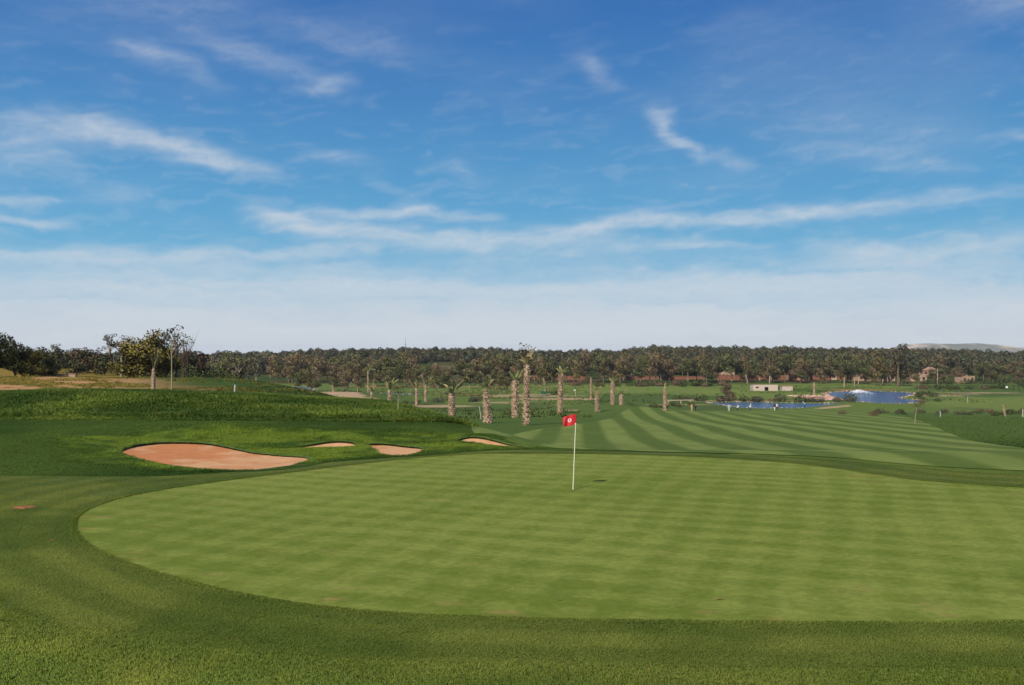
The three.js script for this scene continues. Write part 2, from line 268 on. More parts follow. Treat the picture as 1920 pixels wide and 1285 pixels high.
// a sheet of turf, sand or water laid inside an outline
function sheetGeo(P, holes, cell, height, uvf, colorf) {
  const b = box(P), nx = Math.ceil((b[2] - b[0]) / cell) + 2, nd = Math.ceil((b[3] - b[1]) / cell) + 2, x0 = b[0] - cell, d0 = b[1] - cell;
  const hb = holes.map((h) => ({ P: h, b: box(h) }));
  const ok = (x, d) => inside(P, x, d) && !hb.some((h) => x > h.b[0] && x < h.b[2] && d > h.b[1] && d < h.b[3] && inside(h.P, x, d));
  const use = new Uint8Array(nx * nd), idv = new Map(), pos = [], uv = [], colr = [], idx = [];
  for (let j = 0; j < nd; j++) for (let i = 0; i < nx; i++) use[j * nx + i] = ok(x0 + i * cell, d0 + j * cell) ? 1 : 0;
  const vert = (i, j) => {
    const k = j * nx + i; let v = idv.get(k); if (v !== undefined) return v;
    let x = x0 + i * cell, d = d0 + j * cell;
    if (!use[k]) { let best = nearest(P, x, d); for (const h of hb) { const q = nearest(h.P, x, d); if (q[2] < best[2]) best = q; } x = best[0]; d = best[1]; }
    v = pos.length / 3; idv.set(k, v); pos.push(x, height(x, d), -d); uv.push(...uvf(x, d)); if (colorf) colr.push(...colorf(x, d)); return v;
  };
  for (let j = 0; j < nd - 1; j++) for (let i = 0; i < nx - 1; i++) {
    const s = use[j * nx + i] + use[j * nx + i + 1] + use[(j + 1) * nx + i] + use[(j + 1) * nx + i + 1];
    if (!s) continue;
    const a = vert(i, j), bb = vert(i + 1, j), c = vert(i, j + 1), e = vert(i + 1, j + 1);
    idx.push(a, bb, c, bb, e, c);
  }
  const g = new THREE.BufferGeometry();
  g.setAttribute('position', new THREE.Float32BufferAttribute(pos, 3)); g.setAttribute('uv', new THREE.Float32BufferAttribute(uv, 2)); if (colorf) g.setAttribute('color', new THREE.Float32BufferAttribute(colr, 3));
  g.setIndex(idx); g.computeVertexNormals();
  return g;
}
const metres = (k) => (x, d) => [x / k, d / k];

// putting green: light off the grass mown both ways painted as crossed bands, a little thin and sandy towards its front edge
const GB = [-11, 12, 19, 35];
const edgeGrid = new Float32Array(121 * 93); for (let j = 0; j < 93; j++) for (let i = 0; i < 121; i++) edgeGrid[j * 121 + i] = nearest(GREEN, GB[0] + i * 0.25, GB[1] + j * 0.25)[2];
const greenEdge = (x, d) => { const u = clamp((x - GB[0]) * 4, 0, 119.99), v = clamp((d - GB[1]) * 4, 0, 91.99), i = Math.floor(u), j = Math.floor(v), a = j * 121 + i; return lerp(lerp(edgeGrid[a], edgeGrid[a + 1], u - i), lerp(edgeGrid[a + 121], edgeGrid[a + 122], u - i), v - j); };
const greenTex = dataTex(2048, 1600, (i, j) => {
  const x = lerp(GB[0], GB[2], (i + 0.5) / 2048), d = lerp(GB[1], GB[3], (j + 0.5) / 1600);
  const s1 = Math.sin((x * 0.935 - d * 0.355 + 0.3 * (vnoise(x * 0.4, d * 0.4) - 0.5)) * Math.PI / 0.52), s2 = Math.sin((x * 0.355 + d * 0.935 + 0.3 * (vnoise(x * 0.4 + 9, d * 0.4) - 0.5)) * Math.PI / 0.52), p1 = 0.5 + fbm(x * 0.3 + 1, d * 0.3 + 8, 2), p2 = 0.5 + fbm(x * 0.3 + 21, d * 0.3 + 5, 2);
  const big = fbm(x * 0.16 + 3, d * 0.16 + 6, 3), mid = fbm(x * 0.55 + 9, d * 1.5 + 2, 4), fine = vnoise(x * 34, d * 30), f2 = vnoise(x * 9 + 4, d * 12);
  let v = 1 + 0.062 * p1 * clamp(s1 * 2, -1, 1) + 0.085 * p2 * clamp(s2 * 2, -1, 1) + 0.4 * (big - 0.5) + 0.28 * (mid - 0.5) + 0.1 * (fine - 0.5) + 0.08 * (f2 - 0.5);
  let c = mix3(col(109, 126, 48), col(134, 146, 68), clamp(0.5 + (v - 1) * 2.6));
  const edge = greenEdge(x, d), thin = ss(0.62, 0.78, fbm(x * 1.1 + 60, d * 2.2 + 20, 4)) * ss(2.2, 0.1, edge) + 0.45 * ss(0.7, 0.85, fbm(x * 1.7 + 6, d * 2.6 + 70, 4));
  c = mix3(c, col(158, 138, 84), clamp(thin) * 0.5);
  const k = 0.94 + 0.12 * (fine - 0.5);
  return c.map((q) => enc(q * k * (0.9 + 0.2 * f2)));
});
setting('putting_green', sheetGeo(GREEN, [], 0.25, (x, d) => H(x, d) - 0.004, (x, d) => [(x - GB[0]) / 30, (d - GB[1]) / 23]), matte({ map: greenTex }), 'smooth pale green putting surface around the flagstick', 'putting green');
const collarColor = (x, d) => { const e = nearest(GREEN, x, d)[2], n = fbm(x * 0.5 + 40, d * 0.6 + 2, 4), n2 = fbm(x * 2.1 + 4, d * 2.6, 3); let c = mix3(T.collarB, T.collar, ss(0.35, 0.65, n)); if (d > 24) c = mix3(c, col(104, 118, 66), 0.5 * ss(0.4, 0.6, n2)); const band = Math.sin((e + 0.35 * (fbm(x * 0.25 + 8, d * 0.25, 2) - 0.5)) * Math.PI / 0.62 + 0.4); c = mix3(c, col(80, 102, 40), 0.42 * ss(-0.35, 0.35, band + (n2 - 0.5) * 0.8)); return c.map((v) => v * (0.85 + 0.3 * n2)); };  // bands round the green: light off the mowing grain put into the colour
setting('green_collar', sheetGeo(COLLAR, [GREEN], 0.2, (x, d) => H(x, d) + 0.006, metres(1.7), collarColor), matte({ map: turfTex, vertexColors: true, roughness: 1, bumpMap: turfTex, bumpScale: 0.015 }), 'darker mown collar of grass ringing the putting green', 'turf');
const bankColor = (x, d) => { const n = fbm(x * 0.35 + 8, d * 0.6 + 2, 4), n2 = fbm(x * 1.6 + 4, d * 2.2, 3), e = nearest(BANK, x, d)[2]; return mix3(mix3(groundColor(x, d), T.bankB, ss(0, 1.2, e) * 0.6), T.bankA, ss(0.3, 0.62, n * 0.6 + n2 * 0.4) * ss(0.1, 1.3, e + (n2 - 0.5) * 0.9) * 0.85).map((v) => v * (0.85 + 0.3 * n2)); };
setting('bunker_surround', sheetGeo(BANK, BUNKERS, 0.16, (x, d) => H(x, d) + 0.012 + 0.05 * (vnoise(x * 1.3, d * 1.3) - 0.5) * ss(0, 1, nearest(BANK, x, d)[2]), metres(2.3), bankColor), matte({ map: turfTex, vertexColors: true, roughness: 1, bumpMap: turfTex, bumpScale: 0.03 }), 'bright longer grass on the mounds around the sand bunkers', 'turf');

// bunkers: raked sand below a turf lip
BUNKERS.forEach((P, k) => {
  const label = ['large pear-shaped bunker of orange sand left of the putting green', 'small half-hidden bunker of orange sand behind a grass hump', 'small triangular sand bunker between two grass mounds', 'long thin sliver of a sand bunker below the first fairway stripes'][k];
  const root = new THREE.Group(); root.name = numbered('sand_bunker'); root.userData = { label, category: 'bunker', kind: 'structure' }; scene.add(root);
  const b = box(P), sandY = (x, d) => H(x, d) - lerp(0.03, 0.1, ss(b[1], b[3], d)) - 0.03 * ss(0, 1.6, nearest(P, x, d)[2]) + 0.09 * (fbm(x * 1.5, d * 1.5, 3) - 0.5) * ss(0, 0.5, nearest(P, x, d)[2]);
  part('sand', sheetGeo(P, [], 0.14, sandY, metres(1.9), (x, d) => mix3(col(228, 154, 102), col(242, 190, 142), ss(0.35, 0.65, fbm(x * 1.1 + 4 * k, d * 0.8, 4) * 0.7 + 0.3 * ss(-14, -8, x)))), matte({ map: sandTex, vertexColors: true, roughness: 1, bumpMap: sandTex, bumpScale: 0.03 }), root);
  const pos = [], idx = [], n = P.length; let area = 0; P.forEach((p, i) => { const q = P[(i + 1) % n]; area += p[0] * q[1] - q[0] * p[1]; });
  const R = rng(70 + k);
  for (let i = 0; i < n; i++) {
    const a = P[(i + n - 1) % n], q = P[(i + 1) % n], p = P[i]; let nx = q[1] - a[1], ny = -(q[0] - a[0]); const l = Math.hypot(nx, ny) * (area > 0 ? -1 : 1); nx /= l; ny /= l;   // inwards
    const back = Math.max(ss(-0.1, 0.5, -ny), 0.8 * ss(0.2, 0.8, nx)), over = (0.03 + 0.08 * R()) * (0.15 + back), f = (r, y) => pos.push(p[0] + nx * r, y, -(p[1] + ny * r));
    const h = H(p[0], p[1]);
    f(-0.12, h + 0.014); f(0.0, h + 0.012 + 0.02 * back * R()); f(over, h + 0.01 - 0.012 * (1 - back)); f(over * 0.9, h - 0.02); f(-0.03, h - 0.06); f(-0.04, h - 0.5);
  }
  for (let i = 0; i < n; i++) for (let j = 0; j < 5; j++) { const a = i * 6 + j, e = ((i + 1) % n) * 6 + j; idx.push(a, e, a + 1, e, e + 1, a + 1); }
  const g = new THREE.BufferGeometry(); g.setAttribute('position', new THREE.Float32BufferAttribute(pos, 3)); g.setIndex(idx); g.computeVertexNormals();
  part('turf_lip', g, std(T.bankB, { roughness: 1, side: THREE.DoubleSide }), root);
});

// fairway beyond the green, light off the mown grain painted as long stripes
const FB = [-4, 28, 72, 230];
const fairTex = dataTex(1024, 2048, (i, j) => {
  const x = lerp(FB[0], FB[2], (i + 0.5) / 1024), d = lerp(FB[1], FB[3], (j + 0.5) / 2048);
  const u = x - 0.072 * (d - 40) - 0.0006 * x * (d - 60) + 0.5 * (fbm(x * 0.08, d * 0.05, 2) - 0.5), n = fbm(x * 0.5 + 6, d * 0.25 + 9, 4), f = vnoise(x * 6, d * 4);
  let s = Math.sin((u - 1.35) * Math.PI / 2.0); s = 0.5 + 0.5 * clamp(s * 2.4, -1, 1);
  s = lerp(0.5, s, 0.55 + 0.45 * ss(0.3, 0.5, n) * ss(72, 58, x));
  const c = mix3(col(88, 108, 46), col(122, 137, 70), s);
  return c.map((v) => enc(v * (0.86 + 0.2 * n + 0.14 * (f - 0.3))));
});
setting('fairway', sheetGeo(FAIRWAY, [], 0.8, (x, d) => H(x, d) + 0.01 + 0.0002 * d, (x, d) => [(x - FB[0]) / 76, (d - FB[1]) / 202]), matte({ map: fairTex }), 'fairway beyond the green, its mowing sheen painted as long light and dark stripes', 'fairway');

// ponds
const waveTex = dataTex(512, 512, (i, j) => { const v = 255 * tiled((a, b) => 0.6 * fbm(a * 0.05 + 5, b * 0.09 + 8, 4) + 0.4 * fbm(a * 0.2, b * 0.3, 2), 512)(i, j); return [v, v, v]; }, false);
const waterMat = new THREE.MeshStandardMaterial({ color: C3([0.045, 0.085, 0.16]), roughness: 0.16, bumpMap: waveTex, bumpScale: 0.35 });
PONDS.forEach((P, k) => setting('pond', sheetGeo(P, [], 2.2, () => WATER, metres(9)), waterMat, ['narrow blue pond just behind the group of golfers', 'wide rippled blue pond with a fountain', 'small dark blue pond at the foot of the grassy bank', 'thin strip of pond behind the slim palms'][k], 'pond'));

// ------------------------------------------------------------------ grass as blades
function tuftGeo(seed, n, h, w, spread, lean) {
  const r = rng(seed), pos = [], nor = [], idx = [];
  for (let k = 0; k < n; k++) {
    const a = r() * 6.283, q = Math.sqrt(r()) * spread, x = Math.cos(a) * q, z = Math.sin(a) * q, b = r() * 6.283, dx = Math.cos(b), dz = Math.sin(b), L = h * (0.6 + 0.5 * r()), l = lean * (0.3 + r()), ww = w * (0.7 + 0.6 * r());
    const sx = -dz * ww / 2, sz = dx * ww / 2, v = pos.length / 3;
    pos.push(x - sx, -0.01, z - sz, x + sx, -0.01, z + sz, x + dx * l * L * 0.35 - sx * 0.8, L * 0.6, z + dz * l * L * 0.35 - sz * 0.8, x + dx * l * L * 0.35 + sx * 0.8, L * 0.6, z + dz * l * L * 0.35 + sz * 0.8, x + dx * l * L, L, z + dz * l * L);
    for (let m = 0; m < 5; m++) { const t = new THREE.Vector3(dx * 0.45 * (r() - 0.3), 1, dz * 0.45).normalize(); nor.push(t.x, t.y, t.z); }
    idx.push(v, v + 1, v + 2, v + 1, v + 3, v + 2, v + 2, v + 3, v + 4);
  }
  const g = new THREE.BufferGeometry(); g.setAttribute('position', new THREE.Float32BufferAttribute(pos, 3)); g.setAttribute('normal', new THREE.Float32BufferAttribute(nor, 3)); g.setIndex(idx);
  return g;
}
const bladeMat = matte({ color: 0xffffff, side: THREE.DoubleSide });
function scatter(name, label, category, geo, mat, spots) {   // spots: [x, y, d, scale, colour]
  const m = new THREE.InstancedMesh(geo, mat, spots.length), M = new THREE.Matrix4(), q = new THREE.Quaternion(), up = new THREE.Vector3(0, 1, 0), r = rng(spots.length), c = new THREE.Color();
  spots.forEach(([x, y, d, s, cc], i) => { q.setFromAxisAngle(up, r() * 6.283); M.compose(new THREE.Vector3(x, y, -d), q, new THREE.Vector3(s, s * (0.8 + 0.4 * r()), s)); m.setMatrixAt(i, M); m.setColorAt(i, c.setRGB(cc[0], cc[1], cc[2])); });
  m.name = numbered(name); m.userData = { label, category, kind: 'stuff' }; m.castShadow = m.receiveShadow = true; scene.add(m); return m;
}
const jit = (c, r, a = 0.35) => { const k = 1 - a / 2 + a * r(); const y = (r() - 0.5) * 0.18; return [c[0] * k * (1 + y), c[1] * k, c[2] * k * (1 - y)]; };
{
  // the near turf: fringe round the green and the coarser grass in front of it
  const r = rng(11), spots = [], near = [];
  const cb = box(COLLAR);
  for (let k = 0; k < 330000; k++) {
    const d = 8.6 + 20.5 * r() ** 2.1, x = (r() * 2 - 1) * (d * 0.66 + 0.6);
    if (inside(GREEN, x, d)) continue;
    const e = nearest(GREEN, x, d)[2];
    const edgeD = nearest(COLLAR, x, d)[2] * (inside(COLLAR, x, d) ? 1 : -1) + 1.6 * (fbm(x * 0.6 + 3, d * 0.9, 3) - 0.5) + (r() - 0.5) * 0.9;
    if (edgeD > 0) { if (r() < 0.75) spots.push([x, H(x, d) + 0.006, d, 0.55 + 0.25 * r() + 0.2 * ss(0.25, 0.05, e), jit(collarColor(x, d).map((v) => v * 1.68), r, 0.28)]); }
    else if (d < 27) { const c = mix3(collarColor(x, d), groundColor(x, d), ss(0, 1.4, -edgeD)).map((v) => v * 1.6); near.push([x, H(x, d), d, 0.6 + 0.4 * r() + 0.35 * ss(0, 1.2, -edgeD), r() < 0.03 ? col(170, 160, 96) : jit(c, r, 0.36)]); }
  }
  for (let k = 0; k < 26000; k++) { const i = Math.floor(r() * GREEN.length), p = GREEN[i], q = GREEN[(i + 1) % GREEN.length], t = r(), x = lerp(p[0], q[0], t) + (r() - 0.5) * 0.11, d = lerp(p[1], q[1], t) + (r() - 0.5) * 0.2; spots.push([x, H(x, d), d, 0.5 + 0.6 * r() * fbm(x * 2, d * 2, 2), jit(collarColor(x, d).map((v) => v * 1.6), r, 0.4)]); }
  scatter('fringe_grass', 'short dense grass of the collar around the putting green', 'grass', tuftGeo(1, 9, 0.026, 0.004, 0.035, 0.5), bladeMat, spots);
  scatter('foreground_grass', 'coarse yellowish green grass in front of the putting green', 'grass', tuftGeo(2, 9, 0.026, 0.0042, 0.034, 0.6), bladeMat, near);
  // rough and banks round the bunkers, and the rough strip behind them
  const rough = [];
  for (let k = 0; k < 150000; k++) {
    const d = 26.5 + 25 * r(), x = -d * 0.66 + r() * (d * 0.66 + 4);
    if (inside(COLLAR, x, d) || inside(FAIRWAY, x, d) || BUNKERS.some((P) => inside(P, x, d))) continue;
    const b = inside(BANK, x, d), c = b ? bankColor(x, d) : groundColor(x, d);
    if (!b && r() < 0.35) continue;
    rough.push([x, H(x, d), d, b ? 0.75 + 0.5 * r() : 0.55 + 0.3 * r(), jit(c.map((v) => v * 1.45), r, 0.5)]);
  }
  for (const P of BUNKERS) { const n = P.length; P.forEach((p, i) => { const q = P[(i + 1) % n], m = Math.ceil(Math.hypot(q[0] - p[0], q[1] - p[1]) / 0.05); for (let j = 0; j < m; j++) { const t = (j + r()) / m, x = lerp(p[0], q[0], t) + (r() - 0.5) * 0.2, d = lerp(p[1], q[1], t) + (r() - 0.4) * 0.2; rough.push([x, H(x, d) - 0.01, d, (0.5 + 0.9 * r() ** 2) * (d > 33 || x < -14 ? 1.25 : 0.6), jit(bankColor(x, d).map((v) => v * 1.3), r, 0.6)]); } }); }
  for (let k = 0; k < 42000; k++) { const d = 34 + 110 * r() ** 1.3, x = 8 + r() * (d * 0.66 - 6); if (inside(FAIRWAY, x, d) || inside(COLLAR, x, d) || x < d * 0.3) continue; rough.push([x, H(x, d), d, 0.9 + 1.1 * r(), jit(groundColor(x, d).map((v) => v * 1.4), r, 0.5)]); }
  scatter('bank_grass', 'longer grass of the rough and the bunker mounds around the green', 'grass', tuftGeo(3, 11, 0.05, 0.008, 0.08, 0.7), bladeMat, rough);
  // tall uncut grass in front of the soil mound
  const tall = [], A = col(88, 112, 44), B = col(120, 140, 58), Cc = col(70, 98, 38);
  for (let k = 0; k < 130000; k++) {
    const d = 49.5 + 26 * r() ** 1.3, x = -d * 0.72 + r() * (d * 0.72);
    const front = 50 + 1.2 * (fbm(x * 0.25, 3, 3) - 0.5) + ss(-12, -3, x) * -1.5;
    if (d < front || x > rimX(d) - 0.2 + 1.6 * r() || (d > 66 && r() < ss(64, 76, d) * 0.9)) continue;
    const n = fbm(x * 0.22 + 5, d * 0.3 + 8, 4);
    tall.push([x, H(x, d) - 0.02, d, (0.55 + 0.65 * r()) * (0.7 + 0.6 * n) * (1 - 0.35 * ss(58, 72, d)) * (0.45 + 0.55 * ss(0, 2.2, d - front)), r() < 0.06 ? jit(col(160, 156, 92), r, 0.4) : jit(mix3(mix3(Cc, A, ss(0.3, 0.5, n)), B, ss(0.5, 0.72, n)).map((v) => v * 1.5), r, 0.6)]);
  }
  scatter('tall_grass', 'thick tall uncut grass on the bank behind the bunkers', 'grass', tuftGeo(4, 24, 0.25, 0.03, 0.3, 1.1), bladeMat, tall);
  // sparse weeds on the soil mound, tussocks in the valley
  const dry = [];
  for (let k = 0; k < 14000; k++) {
    const d = 72 + 70 * r() ** 1.5, x = -d * 0.72 + r() * (d * 0.72);
    if (x > rimX(d) - 1) continue;
    const soil = ss(0.46, 0.55, fbm(x * 0.3 + 2, d * 0.24 + 5, 4));
    if (r() < soil * 0.97) continue;
    dry.push([x, H(x, d) - 0.02, d, 0.4 + 0.7 * r(), jit(mix3(T.roughB, T.gold, ss(72, 92, d) * r()).map((v) => v * 1.35), r, 0.6)]);
  }
  scatter('weedy_grass', 'sparse golden weeds growing over the bare soil mound', 'grass', tuftGeo(5, 12, 0.2, 0.03, 0.3, 0.8), bladeMat, dry);
  const tus = [];
  for (let k = 0; k < 26000; k++) {
    const d = 110 + 340 * r(), x = (r() * 2 - 1) * d * 0.66, n = fbm(x * 0.05 + 4, d * 0.045 + 9, 3);
    if (n < 0.52 || (x > 36 && d < 262) || x < rimX(d) + 8 && d < 330 || inside(FAIRWAY, x, d) || PONDS.some((P) => inside(P, x, d)) || (d > 130 && d < 330 && x > 130 && x < d * 0.6 + 40 && n < 0.6)) continue;
    tus.push([x, H(x, d) - 0.03, d, 0.6 + 1.1 * r(), jit(mix3(groundColor(x, d), T.scrub, 0.35).map((v) => v * 1.15), r, 0.6)]);
  }
  scatter('valley_tussocks', 'scattered tussocks of rough grass across the valley floor', 'grass', tuftGeo(6, 10, 0.4, 0.08, 0.45, 0.8), bladeMat, tus);
  const red = [[-12.2, 22.15, 0.24, 0.09], [-9.46, 18.25, 0.04, 0.016], [0.73, 13.85, 0.06, 0.007], [3.25, 13.9, 0.07, 0.007]];
  red.forEach(([x, d, a, b], i) => {
    const P = smoothLoop(Array.from({ length: 17 }, (_, k) => { const t = k / 17 * 6.283, q = 0.35 + 0.85 * r(); return [x + Math.cos(t) * a * q * 1.4, d + Math.sin(t) * b * q * 3]; }), 4);
    setting('bare_soil', sheetGeo(P, [], 0.03, (px, pd) => H(px, pd) + 0.012 + (i === 0 ? 0.03 * ss(0, 0.1, nearest(P, px, pd)[2]) : 0), metres(0.5)), matte({ color: C3(col(168, 118, 82)), map: sandTex }), ['scrape of bare reddish soil in the mown apron', 'small spot of bare soil beside the collar', 'small worn brown mark on the green below the flagstick', 'thin worn brown mark near the front of the green'][i], 'soil');
  });
}

// ------------------------------------------------------------------ flagstick
{
  const g = thing('flagstick', 'white flagstick with a red flag bearing a white spiral emblem', 'flagstick', 1.72, 25.0);
  const pole = new THREE.CylinderGeometry(0.013, 0.017, 1.86, 14); pole.translate(0, 0.93, 0);
  const lean = new THREE.Group(); // tilt baked into the parts below
  const tilt = new THREE.Matrix4().makeRotationZ(-0.04);
  part('pole', pole.applyMatrix4(tilt), std(col(232, 232, 196), { roughness: 0.4 }), g);
  const sl = new THREE.CylinderGeometry(0.019, 0.019, 0.05, 14); sl.translate(0, 1.86, 0);
  part('ferrule', sl.applyMatrix4(tilt), std(col(240, 240, 235), { roughness: 0.4 }), g);
  const top = new THREE.CylinderGeometry(0.013, 0.013, 0.28, 12); top.translate(0, 2.0, 0);
  part('flag_sleeve', top.applyMatrix4(tilt), std(col(176, 24, 28), { roughness: 0.85 }), g);
  const cv = document.createElement('canvas'); cv.width = 512; cv.height = 400; const c = cv.getContext('2d');
  c.fillStyle = '#b01722'; c.fillRect(0, 0, 512, 400);
  c.save(); c.translate(262, 196); c.rotate(0.5); c.scale(0.85, 0.85); c.strokeStyle = '#e4c8cc'; c.lineCap = 'round'; c.lineWidth = 28;
  c.fillStyle = '#4a0a12'; c.beginPath(); c.arc(0, 0, 66, 0, 6.3); c.fill(); c.beginPath(); c.arc(0, 0, 70, 0.75, Math.PI * 2 + 0.1); c.stroke(); c.lineWidth = 22; c.beginPath(); c.moveTo(-70, 6); c.lineTo(76, 6); c.stroke(); c.restore();
  const ft = new THREE.CanvasTexture(cv); ft.colorSpace = THREE.SRGBColorSpace;
  const nx = 28, ny = 18, pos = [], uv = [], idx = [];
  for (let s = 0; s < 2; s++) for (let j = 0; j <= ny; j++) for (let i = 0; i <= nx; i++) {
    const u = i / nx, v = j / ny;                       // u from the pole outwards, v downwards
    const w = 0.035 * Math.sin(u * 6.2 + v * 1.6) * u ** 0.7 + 0.02 * Math.sin(u * 11 - v * 3) * u;
    pos.push(0.078 - u * 0.365 + 0.012 * v * u, 2.135 - v * (0.285 - 0.01 * u) - u * u * 0.075 - 0.02 * Math.sin(u * 4) * v - 0.02 * u, w + 0.04 * u + (s ? -0.0015 : 0.0015)); uv.push(1 - u, 1 - v);
  }
  const n1 = (nx + 1) * (ny + 1), at = (s, i, j) => s * n1 + j * (nx + 1) + i;
  for (let j = 0; j < ny; j++) for (let i = 0; i < nx; i++) { idx.push(at(0, i, j), at(0, i + 1, j), at(0, i, j + 1), at(0, i + 1, j), at(0, i + 1, j + 1), at(0, i, j + 1)); idx.push(at(1, i, j), at(1, i, j + 1), at(1, i + 1, j), at(1, i + 1, j), at(1, i, j + 1), at(1, i + 1, j + 1)); }
  const edge = []; for (let i = 0; i <= nx; i++) edge.push([i, 0]); for (let j = 1; j <= ny; j++) edge.push([nx, j]); for (let i = nx - 1; i >= 0; i--) edge.push([i, ny]); for (let j = ny - 1; j > 0; j--) edge.push([0, j]);
  edge.forEach(([i, j], k) => { const [p, q] = edge[(k + 1) % edge.length]; idx.push(at(0, i, j), at(1, i, j), at(0, p, q), at(1, i, j), at(1, p, q), at(0, p, q)); });
  const fg = new THREE.BufferGeometry(); fg.setAttribute('position', new THREE.Float32BufferAttribute(pos, 3)); fg.setAttribute('uv', new THREE.Float32BufferAttribute(uv, 2)); fg.setIndex(idx); fg.computeVertexNormals();
  part('flag', fg, new THREE.MeshStandardMaterial({ map: ft, roughness: 0.75, side: THREE.DoubleSide }), g);
  const cup = new THREE.Mesh(new THREE.RingGeometry(0.02, 0.054, 28).rotateX(-Math.PI / 2), std([0.02, 0.02, 0.015])); cup.name = 'hole'; cup.position.set(1.72, H(1.72, 25) + 0.003, -25); cup.userData = { label: 'flat dark ring painted for the shaded hole at the foot of the flagstick', category: 'hole', kind: 'structure' }; scene.add(cup);  // flat ring, the shade inside the hole painted near black
}

// ------------------------------------------------------------------ branches and leaves
function tube(pts, r0, r1, sides = 6) {                  // tapered limb through points
  const c = new THREE.CatmullRomCurve3(pts.map((p) => new THREE.Vector3(...p))), n = Math.max(3, pts.length * 2), fr = c.computeFrenetFrames(n), pos = [], nor = [], uv = [], idx = [];
  for (let i = 0; i <= n; i++) { const p = c.getPointAt(i / n), r = lerp(r0, r1, i / n); for (let k = 0; k <= sides; k++) { const a = k / sides * 6.2832, q = fr.normals[i].clone().multiplyScalar(Math.cos(a)).addScaledVector(fr.binormals[i], Math.sin(a)); pos.push(p.x + q.x * r, p.y + q.y * r, p.z + q.z * r); nor.push(q.x, q.y, q.z); uv.push(k / sides, i / n * 4); } }
  for (let i = 0; i < n; i++) for (let k = 0; k < sides; k++) { const a = i * (sides + 1) + k, b = a + sides + 1; idx.push(a, a + 1, b, a + 1, b + 1, b); }
  const g = new THREE.BufferGeometry(); g.setAttribute('position', new THREE.Float32BufferAttribute(pos, 3)); g.setAttribute('normal', new THREE.Float32BufferAttribute(nor, 3)); g.setAttribute('uv', new THREE.Float32BufferAttribute(uv, 2)); g.setIndex(idx); return g;
}
function leaves(r, clumps, per, size, tint, vary = 0.3) {   // clumps: [x, y, z, rx, ry, rz]
  const pos = [], nor = [], cl = [], idx = [], v = new THREE.Vector3(), a = new THREE.Vector3(), b = new THREE.Vector3();
  for (const [x, y, z, rx, ry, rz] of clumps) {
    const tone = 0.82 + 0.36 * r(), y2 = (r() - 0.5) * 0.2, n = Math.round(per * (rx * ry + rx * rz + ry * rz) / 3);
    for (let k = 0; k < n; k++) {
      v.set(r() * 2 - 1, r() * 2 - 1, r() * 2 - 1); while (v.lengthSq() > 1 || v.lengthSq() < 0.1) v.set(r() * 2 - 1, r() * 2 - 1, r() * 2 - 1);
      v.normalize().multiplyScalar(0.55 + 0.5 * Math.sqrt(r()));
      const px = x + v.x * rx, py = y + v.y * ry, pz = z + v.z * rz, s = size * (0.55 + 0.9 * r());
      a.set(r() - 0.5, r() - 0.5, r() - 0.5).normalize(); b.set(r() - 0.5, r() - 0.5, r() - 0.5).cross(a).normalize().multiplyScalar(0.55);
      const o = pos.length / 3;
      pos.push(px - a.x * s, py - a.y * s, pz - a.z * s, px + b.x * s, py + b.y * s, pz + b.z * s, px + a.x * s, py + a.y * s, pz + a.z * s, px - b.x * s, py - b.y * s, pz - b.z * s);
      const nn = v.clone().normalize().multiplyScalar(1.7).add(new THREE.Vector3(r() - 0.5, r() - 0.3, r() - 0.5)).normalize(), t = tone * (1 - vary / 2 + vary * r()), w = y2 + (r() - 0.5) * 0.08;
      for (let m = 0; m < 4; m++) { nor.push(nn.x, nn.y, nn.z); cl.push(tint[0] * t * (1 + w), tint[1] * t, tint[2] * t * (1 - w * 0.6)); }
      idx.push(o, o + 1, o + 2, o, o + 2, o + 3);
    }
  }
  const g = new THREE.BufferGeometry(); g.setAttribute('position', new THREE.Float32BufferAttribute(pos, 3)); g.setAttribute('normal', new THREE.Float32BufferAttribute(nor, 3)); g.setAttribute('color', new THREE.Float32BufferAttribute(cl, 3)); g.setIndex(idx); return g;
}
const leafMat = matte({ vertexColors: true, specularIntensity: 0.3, roughness: 0.7, side: THREE.DoubleSide });
const bark = std(col(132, 112, 92), { map: barkTex }), paleBark = std(col(196, 178, 152), { map: barkTex }), darkBark = std(col(92, 72, 56), { map: barkTex });
// a eucalyptus-like tree: forked trunk, clumps of foliage at the ends of the limbs
function treeGeo(seed, h, spread, o = {}) {
  const r = rng(seed), limbs = [], clumps = [], { clear = 0.3, tint = col(74, 78, 50), per = 26, size = 0.4, n = 9, open = 0, flat = 0.75 } = o;
  const fork = h * clear, wob = () => (r() - 0.5) * h * 0.05;
  const f = [wob(), fork, wob()];
  limbs.push(tube([[0, -0.3, 0], [wob() * 0.6, fork * 0.5, wob() * 0.6], f], h * 0.026, h * 0.02, 7));
  for (let k = 0; k < n; k++) {
    const a = (k + r()) / n * 6.283 * 1.6, t = (k + 0.6) / n, y = lerp(fork + h * 0.05, h * 0.93, t ** 0.9), q = spread * (0.95 - 0.62 * t) * (0.55 + 0.6 * r()), e = [f[0] + Math.cos(a) * q, y, f[2] + Math.sin(a) * q];
    limbs.push(tube([f, [lerp(f[0], e[0], 0.35) + wob() * 0.5, lerp(f[1], e[1], 0.5), lerp(f[2], e[2], 0.35)], e], h * 0.013, h * 0.003, 5));
    const R = spread * (0.34 + 0.2 * r()) * (1 - open * 0.45);
    clumps.push([e[0], e[1], e[2], R, R * flat, R]);
    if (!open || r() > 0.4) { const m = 0.5 + 0.3 * r(); clumps.push([lerp(f[0], e[0], m) + wob(), lerp(f[1], e[1], m) + h * 0.04, lerp(f[2], e[2], m) + wob(), R * 0.8, R * flat * 0.7, R * 0.8]); }
  }
  return { trunk: mergeGeometries(limbs), crown: leaves(r, clumps, per, size, tint) };
}
